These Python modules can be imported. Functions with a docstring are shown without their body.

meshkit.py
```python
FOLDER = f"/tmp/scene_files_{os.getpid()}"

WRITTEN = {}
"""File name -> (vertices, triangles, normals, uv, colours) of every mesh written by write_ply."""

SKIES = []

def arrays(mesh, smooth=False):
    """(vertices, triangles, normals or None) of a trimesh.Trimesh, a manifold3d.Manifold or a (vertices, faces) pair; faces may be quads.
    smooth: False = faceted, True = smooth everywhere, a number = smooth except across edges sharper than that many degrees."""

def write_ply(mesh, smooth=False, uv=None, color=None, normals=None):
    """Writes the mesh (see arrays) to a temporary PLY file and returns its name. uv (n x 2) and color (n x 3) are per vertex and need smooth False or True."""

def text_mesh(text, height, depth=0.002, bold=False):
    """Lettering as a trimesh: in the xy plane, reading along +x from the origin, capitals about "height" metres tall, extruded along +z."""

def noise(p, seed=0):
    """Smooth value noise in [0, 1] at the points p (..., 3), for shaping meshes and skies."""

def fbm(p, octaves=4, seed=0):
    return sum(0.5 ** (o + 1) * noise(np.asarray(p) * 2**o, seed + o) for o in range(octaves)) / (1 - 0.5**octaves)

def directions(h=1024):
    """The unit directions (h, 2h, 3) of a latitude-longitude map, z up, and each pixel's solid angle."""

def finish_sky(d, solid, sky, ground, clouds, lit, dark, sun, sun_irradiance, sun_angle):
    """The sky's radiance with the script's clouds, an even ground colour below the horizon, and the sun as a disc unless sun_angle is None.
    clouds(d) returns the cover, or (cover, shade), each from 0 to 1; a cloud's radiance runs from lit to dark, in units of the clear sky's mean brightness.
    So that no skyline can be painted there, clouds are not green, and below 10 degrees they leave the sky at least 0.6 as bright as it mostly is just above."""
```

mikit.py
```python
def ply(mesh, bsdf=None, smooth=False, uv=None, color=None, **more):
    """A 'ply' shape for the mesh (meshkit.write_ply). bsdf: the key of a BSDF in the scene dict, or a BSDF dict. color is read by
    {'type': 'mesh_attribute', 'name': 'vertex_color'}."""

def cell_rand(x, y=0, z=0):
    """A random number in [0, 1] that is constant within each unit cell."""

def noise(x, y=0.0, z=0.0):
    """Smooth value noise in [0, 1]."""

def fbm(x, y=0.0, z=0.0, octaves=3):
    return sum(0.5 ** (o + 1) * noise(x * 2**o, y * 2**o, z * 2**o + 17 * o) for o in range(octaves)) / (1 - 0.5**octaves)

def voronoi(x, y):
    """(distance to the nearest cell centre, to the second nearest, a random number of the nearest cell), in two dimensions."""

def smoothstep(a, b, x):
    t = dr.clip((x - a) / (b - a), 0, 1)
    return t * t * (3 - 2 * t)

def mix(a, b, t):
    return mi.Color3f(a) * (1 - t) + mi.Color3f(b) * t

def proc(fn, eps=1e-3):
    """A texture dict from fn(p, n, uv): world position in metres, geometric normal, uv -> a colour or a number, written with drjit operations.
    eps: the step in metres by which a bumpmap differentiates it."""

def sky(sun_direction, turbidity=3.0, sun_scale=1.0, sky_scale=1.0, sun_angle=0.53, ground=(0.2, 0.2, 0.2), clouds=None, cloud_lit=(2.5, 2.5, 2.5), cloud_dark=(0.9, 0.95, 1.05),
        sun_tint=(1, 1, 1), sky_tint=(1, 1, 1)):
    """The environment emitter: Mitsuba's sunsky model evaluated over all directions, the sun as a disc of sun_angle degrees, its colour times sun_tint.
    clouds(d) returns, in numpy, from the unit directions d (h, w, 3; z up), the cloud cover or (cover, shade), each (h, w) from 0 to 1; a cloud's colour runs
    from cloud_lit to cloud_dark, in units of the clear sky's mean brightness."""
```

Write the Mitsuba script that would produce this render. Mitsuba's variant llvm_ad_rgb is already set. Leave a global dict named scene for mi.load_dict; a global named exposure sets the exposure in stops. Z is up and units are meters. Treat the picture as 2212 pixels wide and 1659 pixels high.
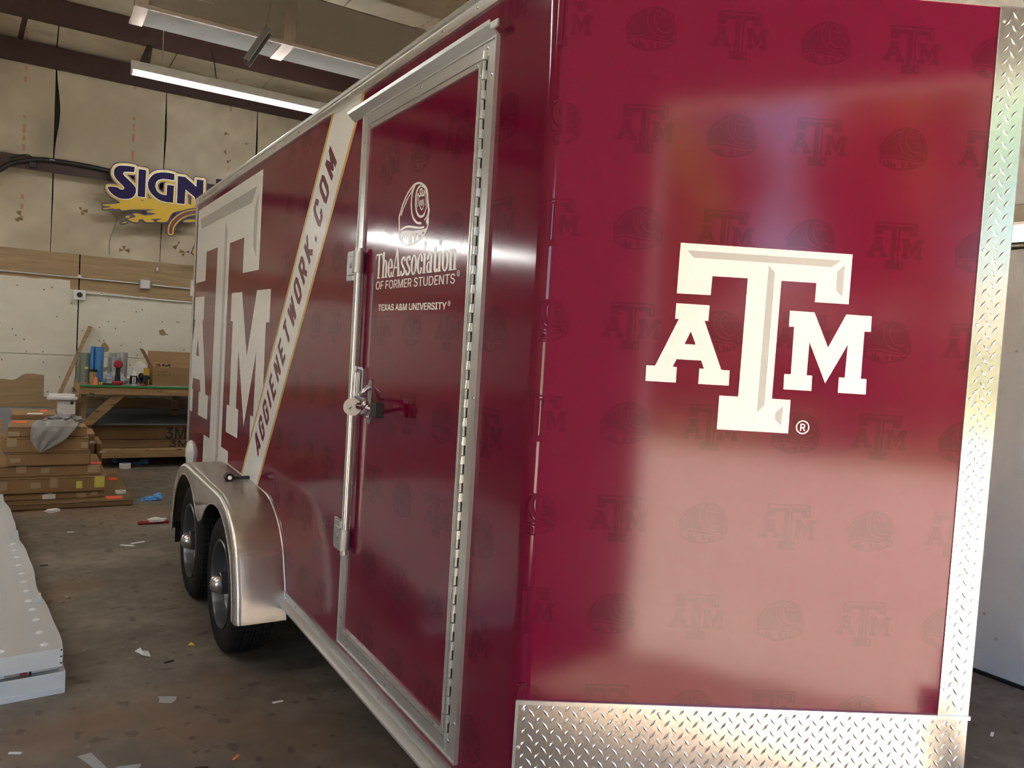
import math
import numpy as np
import trimesh
import drjit as dr
import mitsuba as mi
from scipy.spatial import ConvexHull
from shapely import affinity
from shapely.geometry import Polygon, LineString, Point, MultiPolygon, box as sbox
from shapely.ops import unary_union
import mikit
import meshkit
from mikit import proc, noise, fbm, voronoi, smoothstep, mix

T = mi.ScalarTransform4f
scene, labels = {}, {}
rng = np.random.default_rng(7)

# ------------------------------------------------------------------ camera, sky, exposure
W_PX, H_PX, F_PX = 2212, 1659, 1670.0
CAM = np.array([-1.0, -1.497, 1.57])
RIGHT = np.array([0.84819871, -0.52617205, 0.0608434])
UP = np.array([-0.02645049, 0.07264925, 0.99700675])
FWD = np.array([0.52901731, 0.84726918, -0.04770349])
NOSE_ANGLE = math.radians(28.86)
scene['camera'] = {'type': 'perspective', 'fov': math.degrees(2 * math.atan(W_PX / 2 / F_PX)), 'fov_axis': 'x', 'near_clip': 0.05, 'far_clip': 500.0,
                   'to_world': T().look_at(origin=CAM.tolist(), target=(CAM + FWD).tolist(), up=UP.tolist())}
exposure = 4.1
SUN = np.array([0.12, -0.30, 1.0])
scene['sky'] = mikit.sky(SUN, turbidity=3.0, sun_scale=1.9, sky_scale=1.2, ground=(0.3, 0.27, 0.22), sun_angle=1.0)


def ray(px, py):
    return FWD + (px - W_PX / 2) / F_PX * RIGHT - (py - H_PX / 2) / F_PX * UP


def atx(px, py, x):
    d = ray(px, py); return CAM + d * ((x - CAM[0]) / d[0])


def aty(px, py, y):
    d = ray(px, py); return CAM + d * ((y - CAM[1]) / d[1])


def atz(px, py, z):
    d = ray(px, py); return CAM + d * ((z - CAM[2]) / d[2])


# ------------------------------------------------------------------ entries
def numbered(key):
    if key not in scene and key not in labels:
        return key
    n = 1
    while f'{key}_{n:03d}' in scene or f'{key}_{n:03d}' in labels:
        n += 1
    return f'{key}_{n:03d}'


def tag(key, label=None, category=None, group=None, kind=None):
    d = labels.setdefault(key, {})
    for k, v in (('label', label), ('category', category), ('group', group), ('kind', kind)):
        if v:
            d[k] = v
    return key


def thing(name, label, category, group=None):
    return tag(numbered(name), label, category, group)


XF = None


def put(name, mesh, mat, parent=None, smooth=False, label=None, kind=None, category=None, group=None, **more):
    key = numbered(f'{parent}__{name}' if parent else name)
    scene[key] = mikit.ply(mesh if XF is None else moved(mesh, XF), mat, smooth, **more)
    if label or kind or category:
        tag(key, label, category, group, kind)
    return key


# ------------------------------------------------------------------ mesh helpers
def join(*ms):
    return trimesh.util.concatenate([m for m in ms])


def hull(points):
    h = ConvexHull(np.asarray(points, float))
    m = trimesh.Trimesh(h.points, h.simplices, process=True)
    m.remove_unreferenced_vertices()
    m.fix_normals()
    return m


def bx(lo, hi, c=0.0):
    lo, hi = np.minimum(lo, hi), np.maximum(lo, hi)
    c = min(c, 0.45 * (hi - lo).min())
    if c <= 0:
        return trimesh.creation.box(bounds=[lo, hi])
    pts = []
    for s in np.ndindex(2, 2, 2):
        p = np.where(s, hi, lo); inn = np.where(s, -c, c)
        for k in range(3):
            q = p + inn; q[k] = p[k]; pts.append(q)
    return hull(pts)


def frame(o, u, v, n):
    m = np.eye(4); m[:3, 0], m[:3, 1], m[:3, 2], m[:3, 3] = u, v, n, o
    return m


def moved(m, M):
    m = m.copy(); m.apply_transform(M); return m


def polys(g):
    return [p for p in getattr(g, 'geoms', [g]) if p.geom_type == 'Polygon' and p.area > 1e-9]


def ext(g, depth, M=None, base=0.0):
    ms = [trimesh.creation.extrude_polygon(p, depth, engine='earcut') for p in polys(g)]
    m = join(*ms)
    m.apply_translation([0, 0, base])
    return moved(m, M) if M is not None else m


def tube(path, r, n=10, closed=False):
    p = np.asarray(path, float)
    t = np.gradient(p, axis=0); t /= np.linalg.norm(t, axis=1)[:, None] + 1e-12
    a = np.array([0, 0, 1.0]) if abs(t[0, 2]) < 0.9 else np.array([1.0, 0, 0])
    rings = []
    r = np.broadcast_to(r, (len(p),))
    for i in range(len(p)):
        a = a - t[i] * (a @ t[i]); a /= np.linalg.norm(a); b = np.cross(t[i], a)
        an = np.arange(n) * 2 * np.pi / n
        rings.append(p[i] + r[i] * (np.cos(an)[:, None] * a + np.sin(an)[:, None] * b))
    v = np.vstack(rings + [p[:1], p[-1:]]); f = []
    for i in range(len(p) - 1):
        for j in range(n):
            k = (j + 1) % n
            f += [[i * n + j, i * n + k, (i + 1) * n + k], [i * n + j, (i + 1) * n + k, (i + 1) * n + j]]
    c0, c1, e = len(p) * n, len(p) * n + 1, (len(p) - 1) * n
    for j in range(n):
        k = (j + 1) % n
        f += [[c0, k, j], [c1, e + j, e + k]]
    m = trimesh.Trimesh(v, f, process=False)
    return m


def rod(a, b, r, n=14):
    return tube([a, b], r, n)


def lathe(profile, o, axis, n=48, disp=None, full=True):
    """profile: (along axis, radius) points; revolved about the axis through o."""
    axis = np.asarray(axis, float); axis /= np.linalg.norm(axis)
    a = np.cross(axis, [0, 0, 1.0] if abs(axis[2]) < 0.9 else [1.0, 0, 0]); a /= np.linalg.norm(a); b = np.cross(axis, a)
    pr = np.asarray(profile, float); m = len(pr)
    an = np.arange(n) * 2 * np.pi / n
    v = []
    for i, t in enumerate(an):
        rr = pr[:, 1] + (disp(i, pr) if disp is not None else 0)
        v.append(np.asarray(o) + pr[:, :1] * axis + rr[:, None] * (math.cos(t) * a + math.sin(t) * b))
    v = np.vstack(v); f = []
    for i in range(n):
        j = (i + 1) % n
        for k in range(m - 1):
            f += [[i * m + k, j * m + k, j * m + k + 1], [i * m + k, j * m + k + 1, i * m + k + 1]]
    me = trimesh.Trimesh(v, f, process=False)
    me.update_faces(me.nondegenerate_faces())
    return me


def catmull(pts, n=8):
    p = np.asarray(pts, float); p = np.vstack([2 * p[0] - p[1], p, 2 * p[-1] - p[-2]])
    out = []
    for i in range(1, len(p) - 2):
        for t in np.linspace(0, 1, n, endpoint=False):
            out.append(0.5 * ((2 * p[i]) + (-p[i - 1] + p[i + 1]) * t + (2 * p[i - 1] - 5 * p[i] + 4 * p[i + 1] - p[i + 2]) * t * t + (-p[i - 1] + 3 * p[i] - 3 * p[i + 1] + p[i + 2]) * t ** 3))
    out.append(p[-2])
    return np.array(out)


def grid_sheet(P, thick):
    """P (a, b, 3) -> closed thin sheet."""
    a, b = P.shape[:2]
    du = np.gradient(P, axis=0); dv = np.gradient(P, axis=1)
    nn = np.cross(du, dv); nn /= np.linalg.norm(nn, axis=2)[..., None] + 1e-9
    top, bot = P.reshape(-1, 3), (P - nn * thick).reshape(-1, 3)
    v = np.vstack([top, bot]); N = a * b; f = []
    for i in range(a - 1):
        for j in range(b - 1):
            q = [i * b + j, (i + 1) * b + j, (i + 1) * b + j + 1, i * b + j + 1]
            f += [[q[0], q[1], q[2]], [q[0], q[2], q[3]], [N + q[0], N + q[2], N + q[1]], [N + q[0], N + q[3], N + q[2]]]
    rim = [(i, 0) for i in range(a)] + [(a - 1, j) for j in range(1, b)] + [(i, b - 1) for i in range(a - 2, -1, -1)] + [(0, j) for j in range(b - 2, 0, -1)]
    idx = [i * b + j for i, j in rim]
    for s in range(len(idx)):
        x, y = idx[s], idx[(s + 1) % len(idx)]
        f += [[x, N + x, N + y], [x, N + y, y]]
    m = trimesh.Trimesh(v, f, process=False)
    return m


def text_flat(text, height, width, M, depth=0.0006, bold=False):
    m = meshkit.text_mesh(text, height, depth, bold)
    b = m.bounds
    m.apply_translation([-b[0, 0], 0, 0])
    m.apply_scale([width / (b[1, 0] - b[0, 0]), 1, 1])
    return moved(m, M)


# ------------------------------------------------------------------ materials
def P(name, color, rough=0.5, metallic=0.0, spec=0.5, coat=0.0, coat_gloss=0.9, sheen=0.0, bump=None, scale=1.0):
    b = {'type': 'principled', 'base_color': color if isinstance(color, dict) else {'type': 'rgb', 'value': list(color)},
         'roughness': rough, 'metallic': metallic, 'specular': spec}
    if coat:
        b.update(clearcoat=coat, clearcoat_gloss=coat_gloss)
    if sheen:
        b['sheen'] = sheen
    if bump is not None:
        b = {'type': 'bumpmap', 'arbitrary': bump, 'scale': scale, 'bsdf': b}
    scene[name] = {'type': 'twosided', 'bsdf': b}


def metal(name, material, alpha, bump=None, scale=1.0, refl=None):
    b = {'type': 'roughconductor', 'distribution': 'ggx', 'alpha': alpha, 'material': material}
    if refl:
        b['specular_reflectance'] = {'type': 'rgb', 'value': list(refl)}
    if bump is not None:
        b = {'type': 'bumpmap', 'arbitrary': bump, 'scale': scale, 'bsdf': b}
    scene[name] = {'type': 'twosided', 'bsdf': b}


def vinyl(name, color, alpha=0.035, bump=True, ior=1.5):
    b = {'type': 'roughplastic', 'distribution': 'ggx', 'alpha': alpha, 'int_ior': ior, 'nonlinear': False, 'diffuse_reflectance': {'type': 'rgb', 'value': list(color)}}
    if bump:
        b = {'type': 'bumpmap', 'arbitrary': proc(peel, 8e-4), 'scale': 1.0, 'bsdf': b}
    scene[name] = {'type': 'twosided', 'bsdf': b}


def peel(p, n, uv):        # orange peel of the wrapped film
    return 1.3e-5 * fbm(p.x * 130, p.y * 130, p.z * 130, 2) + 2.2e-4 * noise(p.x * 9, p.y * 9, p.z * 9)


def plate_wave(p, n, uv):  # slight waviness of the rolled plate
    return 5e-5 * noise(p.x * 160, p.y * 160, p.z * 160) + 4e-4 * noise(p.x * 14, p.y * 14, p.z * 14)


def brushed(p, n, uv):
    return 1.2e-5 * noise(p.x * 9, p.y * 700, p.z * 700) + 5e-4 * noise(p.x * 5, p.y * 7, p.z * 7)


def floor_c(p, n, uv):
    big = fbm(p.x * 0.8 + 3, p.y * 0.8, 0.0, 4)
    fine = fbm(p.x * 14, p.y * 14, 0.0, 4)
    streak = fbm(p.x * 1.5, p.y * 6.0, 4.0, 3)
    c = mix((0.122, 0.101, 0.078), (0.225, 0.193, 0.154), smoothstep(0.3, 0.75, 0.45 * big + 0.3 * fine + 0.25 * streak))
    rust = smoothstep(0.56, 0.74, fbm(p.x * 1.1 + 9, p.y * 1.1, 2.0, 3))
    c = mix(c, (0.21, 0.125, 0.078), 0.55 * rust)
    spots = smoothstep(0.76, 0.84, fbm(p.x * 16 + 5, p.y * 16, 7.0, 2))
    c = mix(c, (0.06, 0.047, 0.04), 0.5 * spots)
    d1, d2, r = voronoi(p.x * 5.5, p.y * 5.5)
    c = mix(c, (0.03, 0.026, 0.023), 0.5 * smoothstep(0.06, 0.035, d1) * smoothstep(0.72, 0.8, r))
    c = mix(c, (0.33, 0.30, 0.26), smoothstep(0.07, 0.045, d1) * smoothstep(0.2, 0.15, r) * 0.3)
    d1, d2, r = voronoi(p.x * 0.9 + 0.25 * fbm(p.x * 3, p.y * 3, 1.0, 3), p.y * 0.9 + 0.25 * fbm(p.x * 3, p.y * 3, 5.0, 3))
    crack = smoothstep(0.014, 0.004, d2 - d1) * smoothstep(0.45, 0.6, noise(p.x * 1.3, p.y * 1.3, 3.0))
    return mix(c, (0.26, 0.21, 0.165), 0.13 * crack)


def floor_rough(p, n, uv):
    return 0.38 + 0.25 * fbm(p.x * 2, p.y * 2, 1.0, 3)


def insul_c(p, n, uv):     # soiled vinyl-faced insulation
    a = fbm(p.x * 1.3, p.y * 1.3, p.z * 1.3, 4)
    c = mix((0.40, 0.335, 0.235), (0.56, 0.49, 0.365), smoothstep(0.3, 0.7, a))
    dirt = smoothstep(0.52, 0.8, fbm(p.x * 2.2 + 5, p.y * 2.2, p.z * 1.1 + 9, 4))
    c = mix(c, (0.22, 0.19, 0.15), 0.6 * dirt)
    u = p.x + 1.13                                     # printed red tear-line down the middle of each sheet
    k = dr.abs(u - dr.round(u / 1.11) * 1.11)
    dash = smoothstep(0.45, 0.6, noise(p.z * 4 + p.y * 4, p.x * 0.7, 2.0)) * smoothstep(0.35, 0.55, noise(p.z * 30 + p.y * 30, p.x, 0.0))
    return mix(c, (0.42, 0.14, 0.08), 0.75 * smoothstep(0.017, 0.012, k) * dash)


def board_c(p, n, uv):     # sheathing painted white, the paint stopping raggedly
    grain = fbm(p.x * 3, p.z * 60, 1.0, 3)
    wood = mix((0.26, 0.17, 0.085), (0.37, 0.26, 0.14), grain)
    edge = 0.05 * (fbm(p.x * 7, p.z * 7, 3.0, 3) - 0.5)
    step = dr.select(p.x < -0.63, 2.03, 1.93 - 0.03 * (p.x + 0.6))
    low = dr.select(p.x < -0.86, 0.82 + 0.12 * noise(p.x * 5, 0.0, 3.0), 0.66)
    on = smoothstep(0.006, -0.006, p.z - step + edge * 0.4) * smoothstep(-0.006, 0.006, p.z - low + edge)
    hole = smoothstep(0.82, 0.83, fbm(p.x * 4 + 2, p.z * 4, 8.0, 3))
    paint = mix((0.58, 0.54, 0.45), (0.70, 0.665, 0.575), fbm(p.x * 2, p.z * 5, 0.0, 4))
    d1, d2, r = voronoi(p.x * 7, p.z * 7)
    paint = mix(paint, (0.16, 0.12, 0.08), smoothstep(0.07, 0.04, d1) * smoothstep(0.55, 0.6, r))
    return mix(wood, mix(paint, wood, hole), on)


def timber_c(p, n, uv):
    g = fbm(p.x * 5 + 0.3 * noise(p.x * 3, p.y * 3, p.z * 3), p.y * 40, p.z * 55, 3)
    c = mix((0.20, 0.115, 0.05), (0.42, 0.27, 0.13), g)
    return mix(c, (0.09, 0.055, 0.03), smoothstep(0.66, 0.8, fbm(p.x * 9, p.y * 9, p.z * 26, 3)))


def card_c(p, n, uv):
    g = fbm(p.x * 6, p.y * 6, p.z * 6, 3)
    return mix((0.225, 0.127, 0.054), (0.305, 0.182, 0.083), g)


def foil_bump(p, n, uv):
    return 1.5e-3 * noise(p.x * 6, p.y * 6, p.z * 6) + 1.2e-3 * (dr.sin(p.x * 260 + 3 * noise(p.x * 30, p.z * 30, p.y * 30)) * dr.sin(p.z * 330 + p.y * 330)) * 0.12


def gray_wall_c(p, n, uv):
    c = mix((0.57, 0.57, 0.575), (0.63, 0.625, 0.615), fbm(p.y * 1.5, p.z * 1.5, 0.0, 3))
    d1, d2, r = voronoi(p.y * 6, p.z * 6)
    return mix(c, (0.35, 0.34, 0.33), smoothstep(0.06, 0.03, d1) * smoothstep(0.6, 0.65, r))


def ground_c(p, n, uv):
    g = fbm(p.x * 0.7, p.y * 0.7, 0.0, 5)
    drive = mix((0.335, 0.30, 0.26), (0.41, 0.37, 0.325), g)
    grass = mix((0.10, 0.15, 0.03), (0.20, 0.24, 0.06), fbm(p.x * 3, p.y * 3, 0.0, 3))
    return mix(drive, grass, smoothstep(-11.5, -12.5, p.y + 0.4 * noise(p.x, p.y, 0.0)))


vinyl('maroon_wrap', (0.142, 0.0027, 0.0285), 0.012, ior=1.54)
vinyl('maroon_mark', (0.100, 0.0023, 0.0205), 0.012, ior=1.54)
vinyl('white_wrap', (0.84, 0.84, 0.82), 0.06)
vinyl('grey_wrap', (0.50, 0.49, 0.475), 0.06)
vinyl('gold_wrap', (0.62, 0.40, 0.09), 0.06)
vinyl('maroon_text', (0.14, 0.010, 0.035), 0.06)
P('aluminium', (0.66, 0.665, 0.65), 0.30, 0.78)
P('bright_aluminium', (0.80, 0.805, 0.79), 0.22, 0.8)
metal('tread_aluminium', 'Al', 0.045, proc(plate_wave, 2e-3), 1.0, refl=(0.84, 0.83, 0.81))
scene['fender_aluminium'] = {'type': 'twosided', 'bsdf': {'type': 'bumpmap', 'arbitrary': proc(brushed, 8e-4), 'scale': 1.0, 'bsdf': {'type': 'roughconductor', 'distribution': 'ggx', 'alpha_u': 0.06, 'alpha_v': 0.24, 'material': 'Al', 'specular_reflectance': {'type': 'rgb', 'value': [0.82, 0.79, 0.75]}}}}
metal('chrome', 'Cr', 0.04)
metal('zinc', 'Al', 0.22, refl=(0.75, 0.76, 0.76))
metal('dark_zinc', 'Al', 0.3, refl=(0.36, 0.38, 0.36))
metal('lock_steel', 'Al', 0.28, refl=(0.62, 0.57, 0.49))
P('foil', (0.215, 0.19, 0.155), 0.55, 0.0, bump=proc(foil_bump, 1.5e-3))
metal('tape_foil', 'Al', 0.14, proc(foil_bump, 1.5e-3), 1.0, refl=(0.80, 0.70, 0.62))
P('rubber', (0.009, 0.009, 0.010), 0.75, spec=0.25)
P('rim_paint', (0.105, 0.11, 0.12), 0.3, 0.65)
P('black', (0.012, 0.012, 0.013), 0.45)
P('black_gloss', (0.012, 0.012, 0.013), 0.2)
P('dark_gap', (0.015, 0.012, 0.011), 0.8)
P('floor_mat', proc(floor_c), proc(floor_rough), spec=0.35)
P('insulation', proc(insul_c), 0.6)
P('painted_board', proc(board_c), 0.7)
P('grey_panel', (0.27, 0.285, 0.31), 0.6)
P('timber', proc(timber_c), 0.75)
P('cardboard', proc(card_c), 0.8)
P('cardboard_dark', (0.19, 0.115, 0.055), 0.85)
P('grey_wall', proc(gray_wall_c), 0.6)
P('beige', (0.42, 0.38, 0.31), 0.7)
P('red_oxide', (0.036, 0.012, 0.010), 0.55)
P('white_paint', (0.78, 0.78, 0.77), 0.35)
P('lamp_paint', (0.55, 0.54, 0.51), 0.5)
P('white_sheet', (0.78, 0.82, 0.86), 0.3)
P('white_film', (0.50, 0.52, 0.535), 0.3)
P('purple', (0.018, 0.009, 0.070), 0.5, spec=0.15)
P('sign_purple_edge', (0.045, 0.022, 0.10), 0.4)
P('sign_yellow', (0.62, 0.40, 0.025), 0.25, coat=0.5)
P('sign_white', (0.78, 0.76, 0.70), 0.3)
P('sign_maroon', (0.16, 0.035, 0.06), 0.3)
P('green', (0.025, 0.22, 0.045), 0.6)
P('blue_vinyl', (0.055, 0.22, 0.52), 0.3)
P('grey_vinyl', (0.40, 0.42, 0.42), 0.3, 0.2)
P('sage_vinyl', (0.185, 0.21, 0.165), 0.5)
P('red', (0.33, 0.02, 0.025), 0.4)
P('orange_sticker', (0.80, 0.13, 0.05), 0.5)
P('yellow_label', (0.62, 0.58, 0.10), 0.5)
P('paper_white', (0.72, 0.70, 0.66), 0.7)
P('tan_tape', (0.36, 0.25, 0.15), 0.22, spec=0.8)
P('towel', (0.27, 0.26, 0.25), 0.95, sheen=0.3)
P('shelf_grey', (0.085, 0.092, 0.098), 0.7)
P('blue_glove', (0.12, 0.36, 0.70), 0.5)
P('grey_plastic', (0.42, 0.43, 0.44), 0.45)
P('orange', (0.75, 0.22, 0.06), 0.5)
P('brown', (0.30, 0.19, 0.08), 0.5)
P('yellow', (0.80, 0.50, 0.04), 0.5)
P('grey_tape', (0.33, 0.34, 0.345), 0.5)
P('tan_torn', (0.30, 0.21, 0.11), 0.85)
P('dusty_paper', (0.20, 0.165, 0.12), 0.8)
P('lens_white', (0.9, 0.9, 0.9), 0.15)
P('bark', (0.10, 0.07, 0.05), 0.9)
P('ground_mat', proc(ground_c), 0.85)
P('house_wall', (0.40, 0.30, 0.22), 0.85)
P('house_roof', (0.16, 0.12, 0.10), 0.85)
def leafy(name, c):
    scene[name] = {'type': 'principledthin', 'base_color': {'type': 'rgb', 'value': list(c)}, 'roughness': 0.6, 'diff_trans': 1.1}


leafy('leaf', (0.24, 0.37, 0.025))
leafy('leaf_dark', (0.10, 0.15, 0.03))
leafy('leaf_gold', (0.46, 0.25, 0.03))
scene['pane_glass'] = {'type': 'thindielectric', 'int_ior': 1.5}
scene['clear_plastic'] = {'type': 'thindielectric', 'int_ior': 1.45}

# ------------------------------------------------------------------ setting
XL, XR, YF, YW, ZC = -7.0, 3.3, -2.3, 9.05, 4.66
put('floor', bx((XL - .2, YF - .02, -0.2), (XR + .2, YW + .2, 0.0)), 'floor_mat', kind='structure')
put('ground', bx((-70, -90, -0.25), (70, YF - .02, -0.015)), 'ground_mat', kind='structure')
put('ceiling', bx((XL - .2, YF - .2, ZC + .06), (XR + .2, YW + .2, ZC + .2)), 'dark_gap', kind='structure')
# front wall with the open roller door behind the camera
DX0, DX1, DZ = -0.42, 3.05, 2.87
wf = Polygon([(XL, 0), (-5.6, 0), (-5.6, DZ), (-3.2, DZ), (-3.2, 0), (DX0, 0), (DX0, DZ), (DX1, DZ), (DX1, 0), (XR, 0), (XR, ZC + .1), (XL, ZC + .1)])
FW = frame((0, YF, 0), (1, 0, 0), (0, 0, 1), (0, -1, 0))
put('wall_front', ext(wf, 0.16, FW), 'grey_wall', kind='structure')
put('wall_left', bx((XL - .15, YF, 0), (XL, YW, ZC + .1)), 'insulation', kind='structure')
# right wall with its long window slot
wz0, wz1, wy0, wy1 = 2.265, 2.46, -1.9, 2.2
wr = Polygon([(YF, 0), (YW, 0), (YW, ZC + .1), (YF, ZC + .1)], [[(wy0, wz0), (wy0, wz1), (wy1, wz1), (wy1, wz0)]])
RWm = frame((XR, 0, 0), (0, 1, 0), (0, 0, 1), (1, 0, 0))
put('wall_right', ext(wr, 0.14, RWm), 'grey_wall', kind='structure')
put('baseboard_right', bx((XR - .012, YF, 0), (XR, YW, 0.02), .003), 'black', kind='structure')
win = tag('window_1', kind='structure')
put('pane', bx((XR + .10, wy0, wz0), (XR + .101, wy1, wz1)), 'pane_glass', win)
put('head', bx((XR - .01, wy0, 2.372), (XR + .09, wy1, wz1), .004), 'beige', win)
put('sill', bx((XR - .02, wy0, wz0 - .035), (XR + .10, wy1, wz0), .004), 'black', win)
rib = lathe([(0, 0.001)] + [(0.004 * i, 0.007 + 0.002 * (i % 2)) for i in range(500)] + [(2.0, 0.001)], (XR - .022, -1.0, wz0 - .018), (0, 1, 0), 8)
put('ribbed_rod', rib, 'lock_steel', win, label='ribbed brass coloured rod along the sill')

# back wall: frame with u = x, v = z, n = -y
BK = frame((0, YW, 0), (1, 0, 0), (0, 0, 1), (0, -1, 0))
put('wall_back', bx((XL, YW + .02, 0), (XR, YW + .18, ZC + .1)), 'dark_gap', kind='structure')
seams = [-6.4, -5.3, -4.2, -3.1, -1.99, aty(118, 250, YW)[0], aty(352, 380, YW)[0], aty(555, 255, YW)[0], 2.5, XR]
zb, zt = aty(200, 553, YW)[2], ZC - .02
for i in range(len(seams) - 1):
    a, b = seams[i], seams[i + 1]
    g = 0.012
    # the free edge of each sheet bows away from the seam where the facing has torn open
    zz = np.linspace(zb, zt, 24)
    s = (zz - zb) / (zt - zb)
    gap = 0.005 + 0.055 * np.exp(-((s - 0.70) / 0.14) ** 2) * (0.9 if abs(a - seams[5]) < .01 else 0.3) + 0.007 * np.exp(-((s - 0.3) / 0.12) ** 2)
    left = np.stack([a + gap, zz], 1)
    pol = Polygon(np.vstack([left, [[b - .002, zt], [b - .002, zb]]]))
    put('insulation_sheet', ext(pol, 0.018, BK), 'insulation', 'wall_back')
    put('batten', ext(sbox(b - .055, zb, b - .012, zt), 0.004, BK, 0.018), 'insulation', 'wall_back')
# torn flaps in the facing
tears = [(45, 468), (176, 455), (268, 540), (385, 528), (400, 545), (533, 310), (487, 330), (495, 348), (490, 290)]
for k, (px, py) in enumerate(tears):
    c = aty(px, py, YW - .02)
    ms = []
    for j in range(3):
        an = rng.uniform(0, 6.28); L = rng.uniform(.03, .07) if px < 450 else rng.uniform(.015, .03)
        d = np.array([math.cos(an), 0, math.sin(an)]); e = np.array([-d[2], 0, d[0]])
        tri = [c, c + d * L + e * L * .45, c + d * L - e * L * .35, c + d * L * .7 + np.array([0, -.03, 0])]
        ms.append(hull(np.vstack([tri, np.array(tri) + [0, .002, 0]])))
    put('torn_flap', join(*ms), 'tan_torn', 'wall_back')
# sheathing boards below: two columns, two rows, then the grey kick panel
xs = aty(171, 600, YW)[0]
zk, zm, zb2 = aty(60, 879, YW)[2], aty(60, 764, YW)[2], zb
for (x0, x1) in ((XL, xs - 2.44), (xs - 2.43, xs - .006), (xs + .006, xs + 2.43), (xs + 2.44, XR)):
    for (z0, z1) in ((zk, zm - .002), (zm + .002, zb2)):
        put('sheathing_board', bx((x0, YW - .03, z0), (x1, YW + .01, z1), .003), 'painted_board', 'wall_back')
    put('kick_panel', bx((x0, YW - .035, 0), (x1, YW + .01, zk - .003), .003), 'grey_panel', 'wall_back')
zg0, zg1 = aty(100, 362, YW - .1)[2], aty(100, 345, YW - .1)[2]
girt = Polygon([(YW - .17, zg1), (YW - .02, zg1), (YW - .02, zg1 - .012), (YW - .158, zg1 - .012), (YW - .158, zg1 - .13), (YW - .17, zg1 - .15)])
XZ = frame((XL, 0, 0), (0, 1, 0), (0, 0, 1), (1, 0, 0))
# ------------------------------------------------------------------ roof steel
ze0 = aty(0, 125, YW - .05)[2]


def cee(y, z0, z1, lip=.06):
    t = .012
    return Polygon([(y, z0), (y + lip, z0), (y + lip, z0 + t), (y + t, z0 + t), (y + t, z1 - t), (y + lip, z1 - t), (y + lip, z1), (y, z1)])


def beam(name, prof, label, cat, group=None):
    k = thing(name, label, cat, group)
    put('web', ext(prof, XR - XL, XZ), 'red_oxide', k)
    return k


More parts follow.
